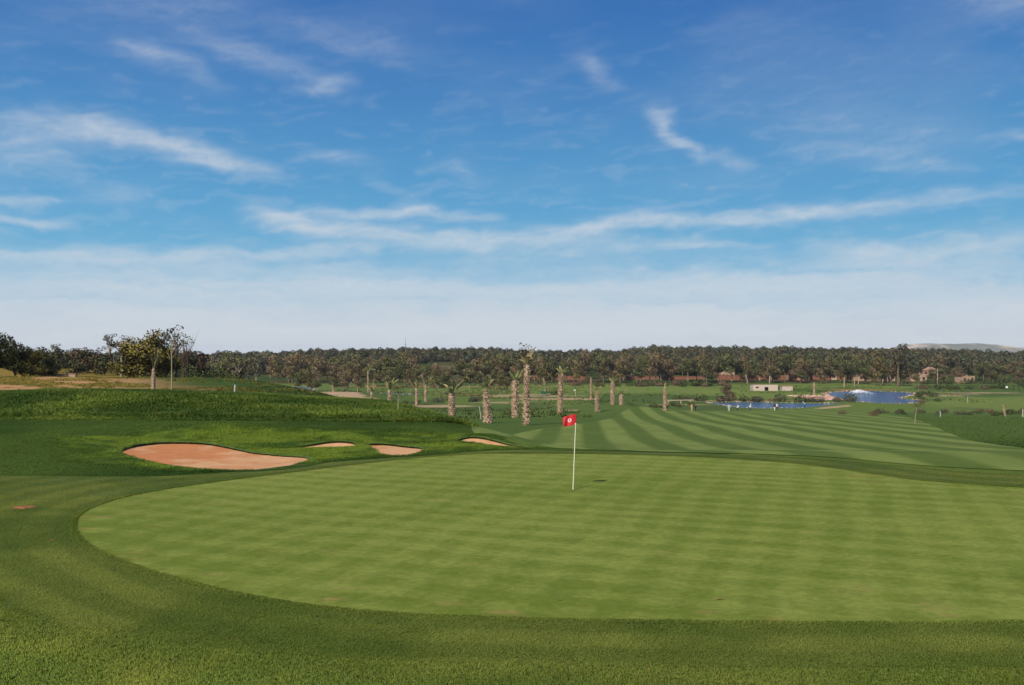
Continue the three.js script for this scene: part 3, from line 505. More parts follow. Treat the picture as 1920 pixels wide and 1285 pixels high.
function plantTree(name, proto, mat, label, x, d, s, turn, group, sy = s) {
  const t = thing(name, label, 'tree', x, d, turn, group); t.scale.set(s, sy, s);
  part('trunk', proto.trunk, mat, t); if (proto.crown) part('crown', proto.crown, leafMat, t); return t;
}

// ------------------------------------------------------------------ palms
function boots(r, h, r0, r1, rows, per, rag) {            // shaggy trunk with the stubs of old leaf bases
  const gs = [], prof = []; for (let i = 0; i <= 14; i++) { const t = i / 14; prof.push(new THREE.Vector2(lerp(r0, r1, t) * (1 + 0.1 * (1 - t) ** 6 + 0.05 * (r() - 0.5)), t * h - 0.25 * (i === 0))); }
  prof.push(new THREE.Vector2(0.02, h + 0.02));
  gs.push(new THREE.LatheGeometry(prof, 14).toNonIndexed());
  for (let j = 0; j < rows; j++) for (let k = 0; k < per; k++) {
    const t = (j + 0.5) / rows, a = (k + (j % 2) * 0.5 + (r() - 0.5) * 0.3) / per * 6.283, R = lerp(r0, r1, t), w = (2 * Math.PI * R / per) * 0.42, s = h / rows;
    if (r() < 0.1) continue;
    const g = new THREE.BufferGeometry(), out = rag * (0.5 + r()), ca = Math.cos(a), sa = Math.sin(a), P = (rr, ww, y) => [ca * rr - sa * ww, y, sa * rr + ca * ww], y0 = t * h - s * 0.5, y1 = t * h + s * (0.2 + 0.4 * r());
    const A = P(R * 0.97, -w, y0), B = P(R * 0.97, w, y0), Cx = P(R + out, w * 0.6, y1), Dx = P(R + out, -w * 0.6, y1), E = P(R * 0.9, w * 0.8, y1 - 0.02), F = P(R * 0.9, -w * 0.8, y1 - 0.02);
    g.setAttribute('position', new THREE.Float32BufferAttribute([A, Dx, B, B, Dx, Cx, Cx, Dx, E, Dx, F, E, A, F, Dx, B, Cx, E].flat(), 3));
    g.setAttribute('uv', new THREE.Float32BufferAttribute(Array.from({ length: 36 }, (_, i) => (i % 2 ? t * 3 : a)), 2)); g.computeVertexNormals(); gs.push(g);
  }
  return mergeGeometries(gs);
}
function frondGeo(seed, L, droop) {                       // a feather of narrow leaflets on an arching stem, rising along y
  const r = rng(seed), gs = [], pos = [], idx = [], P = (t) => [droop * L * t * t * 0.75, L * (t - droop * 0.45 * t * t), 0];
  const stem = tube([P(0), P(0.33), P(0.66), P(1)], 0.035, 0.008, 4);
  const n = 22; for (let k = 3; k < n; k++) for (const s of [-1, 1]) {
    const t = k / n, p = P(t), l = L * 0.2 * Math.sin(Math.PI * (0.18 + 0.78 * t)) * (0.7 + 0.5 * r()), q = P(Math.min(1, t + 0.1)), w = 0.016 + 0.008 * r(), o = pos.length / 3, dx = (q[0] - p[0]) * 2.2, dy = (q[1] - p[1]) * 2.2;
    pos.push(p[0], p[1] - w, p[2], p[0], p[1] + w, p[2], p[0] + dx * 0.6 - 0.02, p[1] + dy * 0.6 + w, s * l * 0.6, p[0] + dx * 0.6, p[1] + dy * 0.6 - w, s * l * 0.6, p[0] + dx, p[1] + dy - 0.12 * l, s * l);
    idx.push(o, o + 1, o + 2, o, o + 2, o + 3, o + 3, o + 2, o + 4);
  }
  const g = new THREE.BufferGeometry(); g.setAttribute('position', new THREE.Float32BufferAttribute(pos, 3)); g.setAttribute('uv', new THREE.Float32BufferAttribute(new Float32Array(pos.length / 3 * 2), 2)); g.setIndex(idx); g.computeVertexNormals();
  return mergeGeometries([stem.toNonIndexed(), g.toNonIndexed()]);
}
const FRONDS = [0.25, 0.5, 0.85, 0.12].map((k, i) => frondGeo(40 + i, 1, k));
const palmTex = dataTex(256, 256, (i, j) => { const n = tiled((a, b) => fbm(a * 0.09 + 20, b * 0.14 + 30, 4), 256)(i, j), v = lerp(0.48, 1, ss(0.3, 0.6, n)); return [enc(v), enc(v * 0.93), enc(v * 0.86)]; });
const palmBark = std(col(202, 178, 152), { map: palmTex }), frondMats = [std(col(168, 168, 104), { side: THREE.DoubleSide, roughness: 0.8 }), std(col(138, 146, 86), { side: THREE.DoubleSide, roughness: 0.8 }), std(col(178, 160, 112), { side: THREE.DoubleSide, roughness: 0.85 })];
const PG = 'palm trunks planted across the fairway edge';
// [x, d, trunk height, base radius, top radius, frond length, fronds, spread, lean, frond colour, label]
const PALMS = [
  [-31.9, 78.8, 2.1, 0.2, 0.16, 1.9, 4, 0.12, -0.03, 0, 'short palm with one upright yellow plume standing on the soil mound'],
  [-20.6, 150, 4.1, 0.5, 0.3, 2.7, 7, 0.25, 0.02, 1, 'palm whose foot is hidden by the tall grass bank, fronds tied upright'],
  [-29.5, 274, 5.2, 0.42, 0.34, 4.2, 7, 0.4, 0, 1, 'slim distant palm standing by the sandy strip near the thin pond'],
  [-28.2, 290, 5.4, 0.5, 0.4, 4.6, 9, 0.5, 0.01, 1, 'distant palm with dark spread fronds beside the slim palm at the thin pond'],
  [-8.4, 124.2, 3.4, 0.5, 0.42, 2.6, 8, 0.5, 0.01, 1, 'stout short palm just past the end of the tall grass bank'],
  [-2.8, 103, 3.9, 0.55, 0.26, 2.2, 4, 0.4, 0.07, 0, 'leaning cone-shaped palm trunk flaring at its foot with few pale fronds'],
  [0.5, 129.7, 5.4, 0.56, 0.5, 2.4, 10, 0.55, 0.01, 1, 'thickest palm trunk with dark blue-green fronds next to the tall slender palm'],
  [1.55, 98, 6.6, 0.36, 0.28, 2.3, 9, 0.45, -0.02, 0, 'tallest slender palm trunk in front of the bare brown tree'],
  [8.1, 150.2, 6.8, 0.46, 0.4, 1.9, 10, 0.75, -0.03, 0, 'tall palm with a dark shadow and sand spot on the grass beside it'],
  [14.8, 154, 3.8, 0.4, 0.32, 1.5, 8, 0.65, 0.01, 2, 'short palm with drooping brownish fronds at the corner of the striped fairway'],
  [21, 184.6, 4.6, 0.5, 0.42, 1.9, 7, 0.5, 0.02, 0, 'pale palm stump with short yellow fronds, left of a matching pair'],
  [27.3, 222, 4.0, 0.62, 0.5, 2.4, 6, 0.3, -0.03, 0, 'pale tapering palm stump with upright dry fronds, right of a matching pair'],
  [28.2, 163.3, 4.4, 0.42, 0.18, 1.0, 3, 0.1, 0, 0, 'lone pointed palm trunk with hardly any leaves on the fairway edge'],
  [26.8, 301, 7.4, 0.3, 0.24, 1.6, 4, 0.4, 0, 2, 'very thin distant palm pole standing alone on the far slope'],
  [-31.7, 200, 4.4, 0.3, 0.24, 2.4, 5, 0.3, 0, 1, 'thin palm pole rising behind the tall grass beside the sand patch'],
  [-67.4, 335, 2.4, 0.4, 0.3, 1.6, 4, 0.35, 0.2, 2, 'small tilted palm stump standing on the pale sand patch'],
  [-57.3, 353, 9.0, 0.3, 0.26, 3.2, 16, 1.15, 0, 1, 'tall fan palm with a round spread crown beyond the sand patch'],
  [80.9, 145.4, 2.0, 0.16, 0.12, 0.7, 5, 0.7, 0.22, 2, 'pale curved young palm stem leaning on the far side of the shrubby brow'],
  [112.8, 331, 4.6, 0.4, 0.3, 1.4, 5, 0.6, 0, 2, 'weathered palm stump at the rocky point between the two ponds'],
  [152.5, 407, 4.4, 0.3, 0.26, 1.2, 4, 0.6, 0, 2, 'bare palm post behind the fountain on the far lawn'],
  [159.5, 413, 3.6, 0.26, 0.24, 1.0, 3, 0.6, 0, 2, 'slimmer bare post on the far lawn behind the fountain'],
];
const palmSpots = PALMS.map(([x, d]) => [x, d]);
PALMS.forEach(([x, d, h, r0, r1, fl, nf, spread, lean, fc, label], i) => {
  const r = rng(500 + i), g = thing('palm_tree', label, 'palm', x, d, 0, PG); g.rotation.z = lean;
  const big = d < 200;
  part('trunk', boots(r, h, r0 * 0.86, r1 * 0.86, Math.max(6, Math.round(h / (big ? 0.28 : 0.5))), big ? 9 : 7, (r0 < 0.25 ? 0.05 : 0.16)), palmBark, g);
  for (let k = 0; k < Math.max(3, nf - 2); k++) {
    const f = part('frond', FRONDS[spread < 0.2 ? 3 : Math.floor(r() * (spread > 0.6 ? 3 : 2))], frondMats[r() < 0.35 ? 2 : r() < 0.3 ? 0 : fc], g), s = fl * (0.62 + 0.45 * r());
    f.position.set(0, h - 0.12, 0); f.rotation.set(0, k / nf * 6.283 * 1.618 + r(), -spread * (0.35 + 0.9 * r()), 'YXZ'); f.scale.setScalar(s);
  }
});

// ------------------------------------------------------------------ poles, stakes and saplings
function stake(x, d, h, r, tilt, c, label) {
  const g = new THREE.CylinderGeometry(r * 0.9, r, h, 8, 3); g.translate(0, h / 2 - 0.1, 0); const cap = new THREE.SphereGeometry(r * 0.9, 8, 4, 0, 6.3, 0, 1.57); cap.translate(0, h - 0.1, 0);
  const m = new THREE.Mesh(mergeGeometries([g, cap]), std(c)); m.name = numbered('marker_stake'); m.position.set(x, H(x, d), -d); m.rotation.z = tilt; m.castShadow = m.receiveShadow = true; m.userData = { label, category: 'stake' }; scene.add(m);
}
stake(-20.9, 66.8, 0.75, 0.06, -0.05, col(206, 208, 202), 'short white stake standing up out of the tall grass');
stake(-4.15, 119, 1.75, 0.05, 0.13, col(206, 206, 196), 'thin leaning white stake beside the cone-shaped palm trunk');
stake(68.6, 142, 1.0, 0.07, 0.03, col(206, 206, 190), 'short pale stake on the right-hand rough below the shrubs');
stake(81.8, 142, 1.3, 0.09, 0, col(206, 196, 176), 'pale post on the brow past the curved young palm');
stake(-54, 210, 5.0, 0.16, 0, col(170, 150, 128), 'grey post rising behind the end of the soil mound, left of three');
stake(-51.4, 212, 4.8, 0.15, 0.01, col(176, 156, 132), 'grey post rising behind the soil mound, middle of three');
stake(-48.9, 208, 3.6, 0.13, -0.02, col(176, 156, 132), 'shorter grey post rising behind the soil mound, right of three');
function sapling(x, d, h, seed, label, crown, lean = 0, tint = col(110, 96, 66)) {
  const r = rng(seed), g = thing('sapling', label, 'tree', x, d), L = [], cl = [];
  L.push(tube([[0, -0.1, 0], [lean * 0.2, h * 0.35, 0], [lean * 0.55, h * 0.7, 0.02], [lean, h, 0]], 0.055 * Math.sqrt(h / 3), 0.02, 7));
  for (let k = 0; k < 12; k++) { const t = 0.62 + 0.38 * r(), a = r() * 6.283, l = h * (0.12 + 0.2 * r()), b = [lean * t ** 1.4, h * t, 0], e = [b[0] + Math.cos(a) * l * 0.6, b[1] + l, Math.sin(a) * l * 0.6]; L.push(tube([b, [lerp(b[0], e[0], 0.6), lerp(b[1], e[1], 0.4), lerp(0, e[2], 0.6)], e], 0.018, 0.006, 4)); if (crown) cl.push([...e, 0.16 * h * crown, 0.13 * h * crown, 0.16 * h * crown]); }
  part('trunk', mergeGeometries(L), paleBark, g); if (crown) part('crown', leaves(r, cl, 260, 0.05, tint), leafMat, g);
}
sapling(-27.1, 70.6, 4.0, 1, 'thin bare sapling with pale stem beside the palm on the soil mound', 0, 0.02);
sapling(48.5, 106.8, 2.5, 2, 'small leaning tree with pale stem and brown tuft on the right-hand rough', 0.9, 0.45);
sapling(-7.2, 56, 1.3, 3, 'small green sapling at the tip of the tall grass bank', 0.9, 0.05, col(70, 96, 40));
sapling(166.4, 362.7, 6.5, 4, 'slim young tree on the far shore of the fountain pond', 0.6, 0.1, col(96, 100, 60));

// ------------------------------------------------------------------ trees on the left, nearer than the wood
const nearDark = treeGeo(201, 7.2, 3.4, { clear: 0.06, tint: col(84, 90, 44), per: 110, size: 0.17, n: 20 });
const nearOlive = treeGeo(202, 7, 3.2, { clear: 0.08, tint: col(134, 124, 60), per: 110, size: 0.17, n: 20 });
const nearTall = treeGeo(203, 9, 2.3, { clear: 0.42, tint: col(92, 98, 54), per: 60, size: 0.17, n: 11, open: 0.5 });
const wispy = treeGeo(204, 9, 3.2, { clear: 0.5, tint: col(84, 80, 60), per: 70, size: 0.18, n: 8, open: 1, flat: 0.5 });
const bareTree = (() => { const r = rng(77), L = [tube([[0, -0.3, 0], [0.05, 2, 0], [0, 3.6, 0]], 0.16, 0.1)]; for (let k = 0; k < 22; k++) { const a = r() * 6.283, y = 1.6 + r() * 2.2, l = 2 + 2.6 * r(), q = 0.6 + r() * 1.5; L.push(tube([[0, y, 0], [Math.cos(a) * q * 0.5, y + l * 0.5, Math.sin(a) * q * 0.5], [Math.cos(a) * q, y + l, Math.sin(a) * q]], 0.05, 0.008, 4)); } return { trunk: mergeGeometries(L) }; })();
const NT = (px, d, s, proto, label, mat = bark, group) => plantTree('tree', proto, mat, label, (px - 960) / 1663 * d, d, s, px * 0.7, group);
NT(-12, 108, 0.68, nearDark, 'dark evergreen tree beyond the soil mound, biggest of its clump', darkBark);
NT(28, 114, 0.64, nearDark, 'dark evergreen tree tight against the biggest of the clump', darkBark);
NT(56, 122, 0.55, nearOlive, 'low yellowish tree at the end of the dark evergreen clump', darkBark);
NT(84, 128, 0.45, nearDark, 'small spiky dark shrub-like tree beside the evergreen clump', darkBark);
NT(250, 132, 0.82, nearOlive, 'gold-green tree with the flat wispy branch reaching out beside it');
NT(283, 128, 0.94, nearOlive, 'largest gold-green tree behind the plumed palm');
NT(312, 134, 0.66, nearOlive, 'lower gold-green tree under the tall airy tree');
NT(330, 136, 0.95, nearTall, 'tall airy tree with a rounded top beside the gold-green trees', paleBark);
NT(228, 138, 0.78, wispy, 'thin tree with flat wispy branches leaning out of the gold-green trees', paleBark);
NT(352, 130, 0.95, bareTree, 'leafless twiggy tree beside the tall airy tree', darkBark);
NT(344, 126, 0.8, bareTree, 'smaller leafless twiggy tree at the foot of the tall airy tree', darkBark);

// ------------------------------------------------------------------ the wood across the valley
const WOOD = [];
for (let k = 0; k < 9; k++) WOOD.push(treeGeo(300 + k, 11 + (k % 4), 4.2 + (k % 3) * 0.6, { clear: 0.24 + 0.05 * (k % 3), tint: [col(150, 140, 90), col(166, 142, 104), col(128, 132, 82)][k % 3], per: 56, size: 0.25, n: 10 }));
const open1 = treeGeo(330, 15, 5, { clear: 0.42, tint: col(112, 106, 78), per: 26, size: 0.34, n: 9, open: 0.8, flat: 0.55 });
{
  const r = rng(808), spots = [], WG = 'trees along the edge of the wood';
  const clear = (px, d) => (px > 775 && px < 910 && d > 500 && d < 640) || (px > 1700 && d < 500);
  let tries = 0;
  while (spots.length < 235 && tries++ < 6000) {
    const px = 330 + r() * 1640, row = r(), d = lerp(462, 585, row ** 1.4) + (px < 560 ? -90 * r() * ss(560, 400, px) : 0), x = (px - 960) / 1663 * d;
    if (clear(px, d) ||  spots.some((q) => Math.hypot(q[0] - x, q[1] - d) < 5.2)) continue;
    spots.push([x, d]);
    const s = (0.6 + 0.6 * r()) * (px > 1690 ? 0.72 : 1), q = Math.floor(r() * 9), pale = r() < 0.45, hh = s * (0.85 + 0.3 * r()), tall = (11 + q % 4) * hh;
    plantTree('wood_tree', WOOD[q], pale ? paleBark : bark, `${tall > 12.5 ? 'tall' : tall > 10 ? 'middling' : 'low'} eucalyptus with ${['olive', 'brownish', 'dark green'][q % 3]} crown and ${pale ? 'pale' : 'dull brown'} stem at the edge of the wood`, x, d, s, r() * 6.28, WG, hh);
  }
  for (let k = 0; k < 20; k++) { const px = 545 + 470 * (k + r()) / 20, d = 335 + 100 * r(), q = Math.floor(r() * 9), s = 0.4 + 0.26 * r(), x = (px - 960) / 1663 * d; if (PONDS.some((P) => inside(P, x, d))) continue; plantTree('scattered_tree', WOOD[q], paleBark, `small ${['olive', 'brownish', 'dark green'][q % 3]} tree with thin pale stem scattered between the palms and the wood`, x, d, s, r() * 6.28, 'small trees scattered before the wood', s * (1 + 0.3 * r())); }
  for (let k = 0; k < 18; k++) { const x = 150 + 130 * (k + r()) / 18, d = 458 + 30 * r(), q = Math.floor(r() * 9), s = 0.42 + 0.3 * r(); plantTree('garden_tree', WOOD[q], bark, `small ${['olive', 'brownish', 'dark green'][q % 3]} tree in front of the villas`, x, d, s, r() * 6.28, 'garden trees before the villas'); }
  // left of the valley, on the plateau behind the mound
  const PGr = 'trees of the thicket behind the soil mound';
  const TH = [0, 1, 2].map((k) => treeGeo(360 + k, 5, 2.6, { clear: 0.06, tint: [col(112, 100, 74), col(98, 102, 64), col(122, 102, 80)][k], per: 60, size: 0.2, n: 13 }));
  for (let k = 0; k < 64; k++) { const px = 66 + r() * 420, d = 146 + 80 * r(), s = 0.55 + 0.32 * r(), q = Math.floor(r() * 3); plantTree('thicket_tree', TH[q], bark, ['low brown bushy tree in the thicket behind the soil mound', 'low olive green bushy tree in the thicket behind the soil mound', 'low reddish bushy tree in the thicket behind the soil mound'][q], (px - 960) / 1663 * d, d, s, r() * 6.28, PGr, s * (0.9 + 0.3 * r())); }
  for (const [px, d, s, l] of [[105, 205, 0.42, 'thin-crowned tree standing above the thicket, next to the evergreen clump'], [205, 225, 0.62, 'dark flat-topped tree standing above the thicket'], [445, 330, 1.1, 'wide airy tree with separate dark leaf tufts above the wood'], [480, 350, 0.95, 'airy tree with umbrella-like tufts beside the wide airy one']]) plantTree('tall_tree', open1, paleBark, l, (px - 960) / 1663 * d, d, s, px, undefined);
  plantTree('tall_tree', open1, bark, 'big eucalyptus with three tufts above its crown by the fountain pond', 182, 418, 1.42, 2);
  plantTree('tall_tree', WOOD[4], bark, 'dense eucalyptus in front of the big tufted one by the fountain pond', 186, 424, 1.12, 1);
  plantTree('tall_tree', WOOD[6], bark, 'second dense eucalyptus crowding the big tufted one by the fountain pond', 178, 428, 1.1, 4);
  const brown = treeGeo(340, 17, 4.4, { clear: 0.5, tint: col(132, 112, 88), per: 9, size: 0.3, n: 13, open: 0.6, flat: 1.1 });
  plantTree('tall_tree', brown, bark, 'tall thin brown tree with sparse twiggy crown behind the slender palm', 5.2, 319, 1.16, 0.5);
  const mid = [[1022, 350, 0.9, WOOD[3], 'lone tree with pale forked stems on the near side of the wood'], [652, 362, 0.72, WOOD[1], 'lone tree with a pale straight stem beyond the sand patch'], [744, 410, 0.8, WOOD[2], 'dark round tree standing before the wood near the thin pond'], [700, 425, 0.86, WOOD[5], 'broad brown tree in front of the wood beyond the fan palm'], [822, 400, 0.8, WOOD[7], 'tree on the bare strip, its stems close together'], [880, 395, 0.8, WOOD[0], 'reddish brown tree on the bare strip before the wood'], [930, 380, 0.7, WOOD[8], 'low spreading tree beside the thick palm in front of the wood'], [437, 300, 0.62, WOOD[5], 'tree with a pale leaning stem at the end of the soil mound'], [1325, 455, 1.0, WOOD[3], 'tree with a long clear pale stem before the red wall'], [1085, 452, 0.85, WOOD[6], 'leafy tree standing forward of the wood beyond the far green'], [1610, 452, 0.95, WOOD[2], 'dark tree between the villas and the fountain pond']];
  for (const [px, d, s, p, l] of mid) plantTree('lone_tree', p, paleBark, l, (px - 960) / 1663 * d, d, s, px);
  // the wooded hill behind: one mass of crowns
  const far = [], cg = leaves(rng(55), [[0, 4.5, 0, 4, 3.4, 4], [2.4, 6.2, 1, 2.6, 2.2, 2.6], [-2.2, 6, -1.2, 2.8, 2.3, 2.8], [0.6, 7.6, -1.6, 2.2, 1.9, 2.2], [-1, 3, 2.6, 3, 2.4, 3]], 34, 0.42, [1, 1, 1]);
  for (let k = 0; k < 5200; k++) { const px = -200 + r() * 2400, d = 560 + 520 * r(), x = (px - 960) / 1663 * d; if (px > 770 && px < 915 && d < 690) continue; far.push([x, H(x, d) - 0.4, d, 0.62 + 0.5 * r() ** 1.5, jit(mix3(col(108, 116, 80), col(134, 124, 92), r()), r, 0.4)]); }
  scatter('distant_wood', 'dense dark green wood covering the hill behind the course', 'wood', cg, leafMat, far);
}

// ------------------------------------------------------------------ shrubs
{
  const r = rng(44), protos = [col(140, 136, 108), col(110, 122, 74), col(156, 130, 108), col(98, 116, 56)].map((t, i) => leaves(rng(600 + i), [[0, 0.5, 0, 0.9, 0.6, 0.9], [0.7, 0.4, 0.3, 0.6, 0.5, 0.6], [-0.6, 0.45, -0.2, 0.7, 0.5, 0.7], [0.1, 0.4, 0.7, 0.6, 0.45, 0.6], [0, 0.25, -0.5, 0.8, 0.35, 0.6]], 300, 0.085, t));
  const stem = mergeGeometries([0, 1, 2, 3, 4].map((k) => tube([[0, -0.1, 0], [Math.cos(k * 1.26) * 0.2, 0.25, Math.sin(k * 1.26) * 0.2], [Math.cos(k * 1.26) * 0.55, 0.6, Math.sin(k * 1.26) * 0.55]], 0.04, 0.012, 4)));
  const shrub = (x, d, s, k, label, group) => { if (PONDS.some((P) => inside(P, x, d))) return; const g = thing('shrub', label, 'shrub', x, d, r() * 6.28, group); g.scale.set(s, s * (0.8 + 0.4 * r()), s); part('stem', stem, bark, g); part('foliage', protos[k], leafMat, g); };
  const along = (n, a, b, wide, s0, s1, ks, label, group) => { let q; for (let i = 0; i < n; i++) { const t = (i + r()) / n; shrub(lerp(a[0], b[0], t) + (r() - 0.5) * wide, lerp(a[1], b[1], t) + (r() - 0.5) * wide, lerp(s0, s1, r()), q = ks[Math.floor(r() * ks.length)], `${['grey', 'dull green', 'mauve brown', 'fresh green'][q]} ${label}`, group); } };
  along(56, [68, 158], [114, 180], 24, 0.35, 0.85, [0, 0, 2, 1], 'shrub on the brow right of the striped fairway', 'shrubs on the brow');
  along(22, [56, 296], [118, 292], 9, 1.0, 2.2, [0, 1, 2], 'shrub on the bank behind the narrow pond', 'shrubs behind the narrow pond');
  along(10, [132, 282], [162, 350], 6, 0.8, 1.8, [0, 1, 3], 'shrub on the near right shore of the fountain pond', 'shrubs round the fountain pond');
  along(16, [-60, 262], [-4, 300], 12, 0.8, 1.9, [0, 1], 'shrub on the sandy strip among the slim palms', 'shrubs on the sandy strip');
  along(14, [-64, 158], [-40, 132], 10, 0.9, 1.6, [1, 3], 'rounded shrub at the far end of the soil mound', 'shrubs at the end of the soil mound');
  along(22, [36, 425], [104, 425], 16, 1.6, 2.8, [2, 3], 'shrub in the thicket before the wood and red wall', 'shrubs before the wood');
  along(26, [170, 380], [300, 440], 26, 1.4, 2.8, [1, 2, 3], 'shrub on the far slope beyond the second fairway', 'shrubs on the far slope');
  along(30, [200, 452], [330, 468], 10, 1.6, 3, [1, 3], 'bush in the hedge line below the villas', 'bushes below the villas');
  along(14, [30, 250], [56, 272], 10, 0.7, 1.4, [1, 3], 'low shrub in the rough between the palm stumps and the narrow pond', 'shrubs in the rough');
  plantTree('round_bush', treeGeo(377, 5, 2.7, { clear: 0.05, tint: col(150, 126, 102), per: 70, size: 0.16, n: 16 }), bark, 'large round brown bush behind the narrow pond', 78, 322, 0.95, 1);
  shrub(74, 291.5, 2.0, 0, 'dark bush at the water edge of the narrow pond, left of two');
  shrub(80.5, 291.8, 1.7, 0, 'dark bush at the water edge of the narrow pond, right of two');
  shrub(17, 338, 2.2, 3, 'bright yellow-green bush beside the dark green box');
}

// ------------------------------------------------------------------ buildings and walls beyond the ponds
function openWall(w, h, t, holes) {                       // a wall with real openings: [x, y, width, height]
  const s = new THREE.Shape(); s.moveTo(-w / 2, -0.3); s.lineTo(w / 2, -0.3); s.lineTo(w / 2, h); s.lineTo(-w / 2, h); s.closePath();
  for (const [x, y, a, b] of holes) { const p = new THREE.Path(); p.moveTo(x, y); p.lineTo(x, y + b); p.lineTo(x + a, y + b); p.lineTo(x + a, y); p.closePath(); s.holes.push(p); }
  return new THREE.ExtrudeGeometry(s, { depth: t, bevelEnabled: false });
}
const bx = (w, h, d, x, y, z) => { const g = new THREE.BoxGeometry(w, h, d); g.translate(x, y, z); return g; };
{
  const plaster = std(col(238, 216, 200), { map: sandTex }), brown = std(col(190, 148, 118), { map: sandTex });
  const g = thing('ruined_building', 'low whitewashed ruin with dark openings beside the lawn', 'building', 106.2, 372);
  part('front_wall', openWall(10.4, 2.5, 0.35, [[-3.9, 1.1, 1.1, 0.6], [-0.3, 0.05, 1.6, 1.5]]), plaster, g);
  part('back_wall', bx(10.4, 2.3, 0.3, 0, 1.0, -4.2), plaster, g); part('side_wall', bx(0.3, 2.4, 3.9, -5.05, 1.05, -2.1), plaster, g); part('side_wall', bx(0.3, 2.4, 3.9, 5.05, 1.05, -2.1), brown, g); part('roof', bx(10.0, 0.18, 3.8, 0, 2.3, -2.1), brown, g);
  const b2 = thing('ruined_outhouse', 'small pinkish windowless block next to the whitewashed ruin', 'building', 115.6, 372); part('wall', bx(4.3, 2.1, 3.4, 0, 0.9, -1.7), plaster, b2); part('roof', bx(4.5, 0.14, 3.6, 0, 2.02, -1.7), brown, b2);
  const wallMat = std(col(158, 104, 80), { map: sandTex }), pier = std(col(146, 88, 66), { map: sandTex });
  const wall = (x0, x1, d, h, label) => { const w = thing('boundary_wall', label, 'wall', (x0 + x1) / 2, d); part('wall_panel', bx(x1 - x0, h + 0.6, 0.35, 0, h / 2 - 0.3, 0), wallMat, w); part('coping', bx(x1 - x0 + 0.1, 0.16, 0.5, 0, h + 0.08, 0), pier, w); for (let x = x0 + 0.4; x < x1; x += 5.5) part('pier', bx(0.5, h + 0.9, 0.5, x - (x0 + x1) / 2, h / 2 - 0.1, 0.05), pier, w); };
  wall(118, 196, 512, 2.5, 'long red terracotta wall glimpsed between the trunks of the wood'); wall(66, 112, 514, 1.8, 'shorter red wall section among the trunks of the wood'); wall(8, 42, 512, 2.2, 'stretch of red wall behind the trees beyond the far green');
  const cream = std(col(216, 180, 150), { map: sandTex }), pink = std(col(200, 146, 116), { map: sandTex }), white = std(col(218, 188, 164), { map: sandTex }), tile = std(col(196, 156, 132), { roughness: 0.8 }), glass = new THREE.MeshStandardMaterial({ color: C3([0.03, 0.035, 0.045]), roughness: 0.15 }), wood = std(col(92, 62, 44));
  const villa = (x, d, w, h, dp, mat, roof, label, turn) => {
    const v = thing('villa', label, 'house', x, d, turn);
    part('wall', bx(w, h + 0.5, dp, 0, h / 2 - 0.25, 0), mat, v);
    if (roof) { const s = new THREE.Shape(); s.moveTo(-w / 2 - 0.4, 0); s.lineTo(w / 2 + 0.4, 0); s.lineTo(w * 0.12, 1.9); s.lineTo(-w * 0.12, 1.9); s.closePath(); const e = new THREE.ExtrudeGeometry(s, { depth: dp + 0.8, bevelEnabled: false }); e.translate(0, h, -dp / 2 - 0.4); part('roof', e, tile, v); }
    else { const p = part('roof', bx(w - 0.4, 0.15, dp - 0.4, 0, h + 0.08, 0), tile, v); part('parapet', bx(w + 0.1, 0.5, 0.25, 0, 0.3 + h, dp / 2), mat, v); part('chimney', bx(0.7, 1.3, 0.7, w * 0.28, h + 0.6, -dp * 0.2), mat, p); }
    for (let k = 0; k < 3; k++) { const wx = (k - 1) * w * 0.3; if (k === 1) { const dr = part('door', bx(1.1, 2.1, 0.1, wx, 1.05, dp / 2 + 0.05), wood, v); part('handle', bx(0.06, 0.2, 0.06, wx + 0.4, 1.05, dp / 2 + 0.13), tile, dr); } else { const f = part('window', bx(1.5, 1.5, 0.08, wx, 1.7, dp / 2 + 0.05), wood, v); part('pane', bx(1.3, 1.3, 0.03, wx, 1.7, dp / 2 + 0.11), glass, f); } }
  };
  villa(164, 508, 13, 5.2, 9, pink, true, 'pinkish villa with a pale hipped roof half hidden by trunks', 0.1);
  villa(184, 516, 9, 4.6, 8, white, true, 'pale villa with a sunlit sloping roof between dark trees', -0.3);
  villa(199, 505, 8, 5.2, 7, cream, false, 'cream villa with a flat parapet roof and chimney', 0.2);
  villa(211, 500, 7, 4.0, 7, cream, true, 'small cream house with an arched-looking roof beside the dark tree', 0);
  villa(226, 496, 9, 3.4, 7, cream, false, 'long low cream villa behind bushes above the pond', 0);
  villa(244, 478, 7, 2.8, 7, cream, false, 'pale flat-roofed house right of the big tufted eucalyptus', 0.1);
  villa(262, 560, 9, 3.4, 9, pink, true, 'pink villa with a broad roof rising above the hedge', 0);
  villa(128, 530, 8, 4.2, 8, cream, false, 'cream house deep among the trunks behind the red wall', 0);
  // white garden wall left of the soil mound
  const w = thing('white_wall', 'piece of white wall showing through the thicket behind the soil mound', 'wall', -66, 130, 0.05); part('wall_panel', bx(4, 0.9, 0.3, 0, 0.15, 0), white, w); part('coping', bx(4.2, 0.1, 0.45, 0, 0.65, 0), tile, w);
  // pale timber rail by the narrow pond
  const f = thing('timber_rail', 'low pale timber rail on short posts near the narrow pond', 'rail', 53, 279, 0.25), tb = std(col(214, 196, 168), { map: barkTex }); part('rail', bx(9, 0.3, 0.25, 0, 1.25, 0), tb, f); for (const x of [-4.2, 0, 3.2]) part('post', bx(0.25, 1.5, 0.25, x, 0.5, 0.26), tb, f);
  const b = thing('equipment_box', 'dark green box beside the yellow-green bush', 'box', 12.2, 344), gm = std(col(30, 92, 72)); part('body', bx(2.0, 1.0, 1.2, 0, 0.45, 0), gm, b); part('lid', bx(2.1, 0.14, 1.3, 0, 1.02, 0), std(col(40, 110, 88)), b);
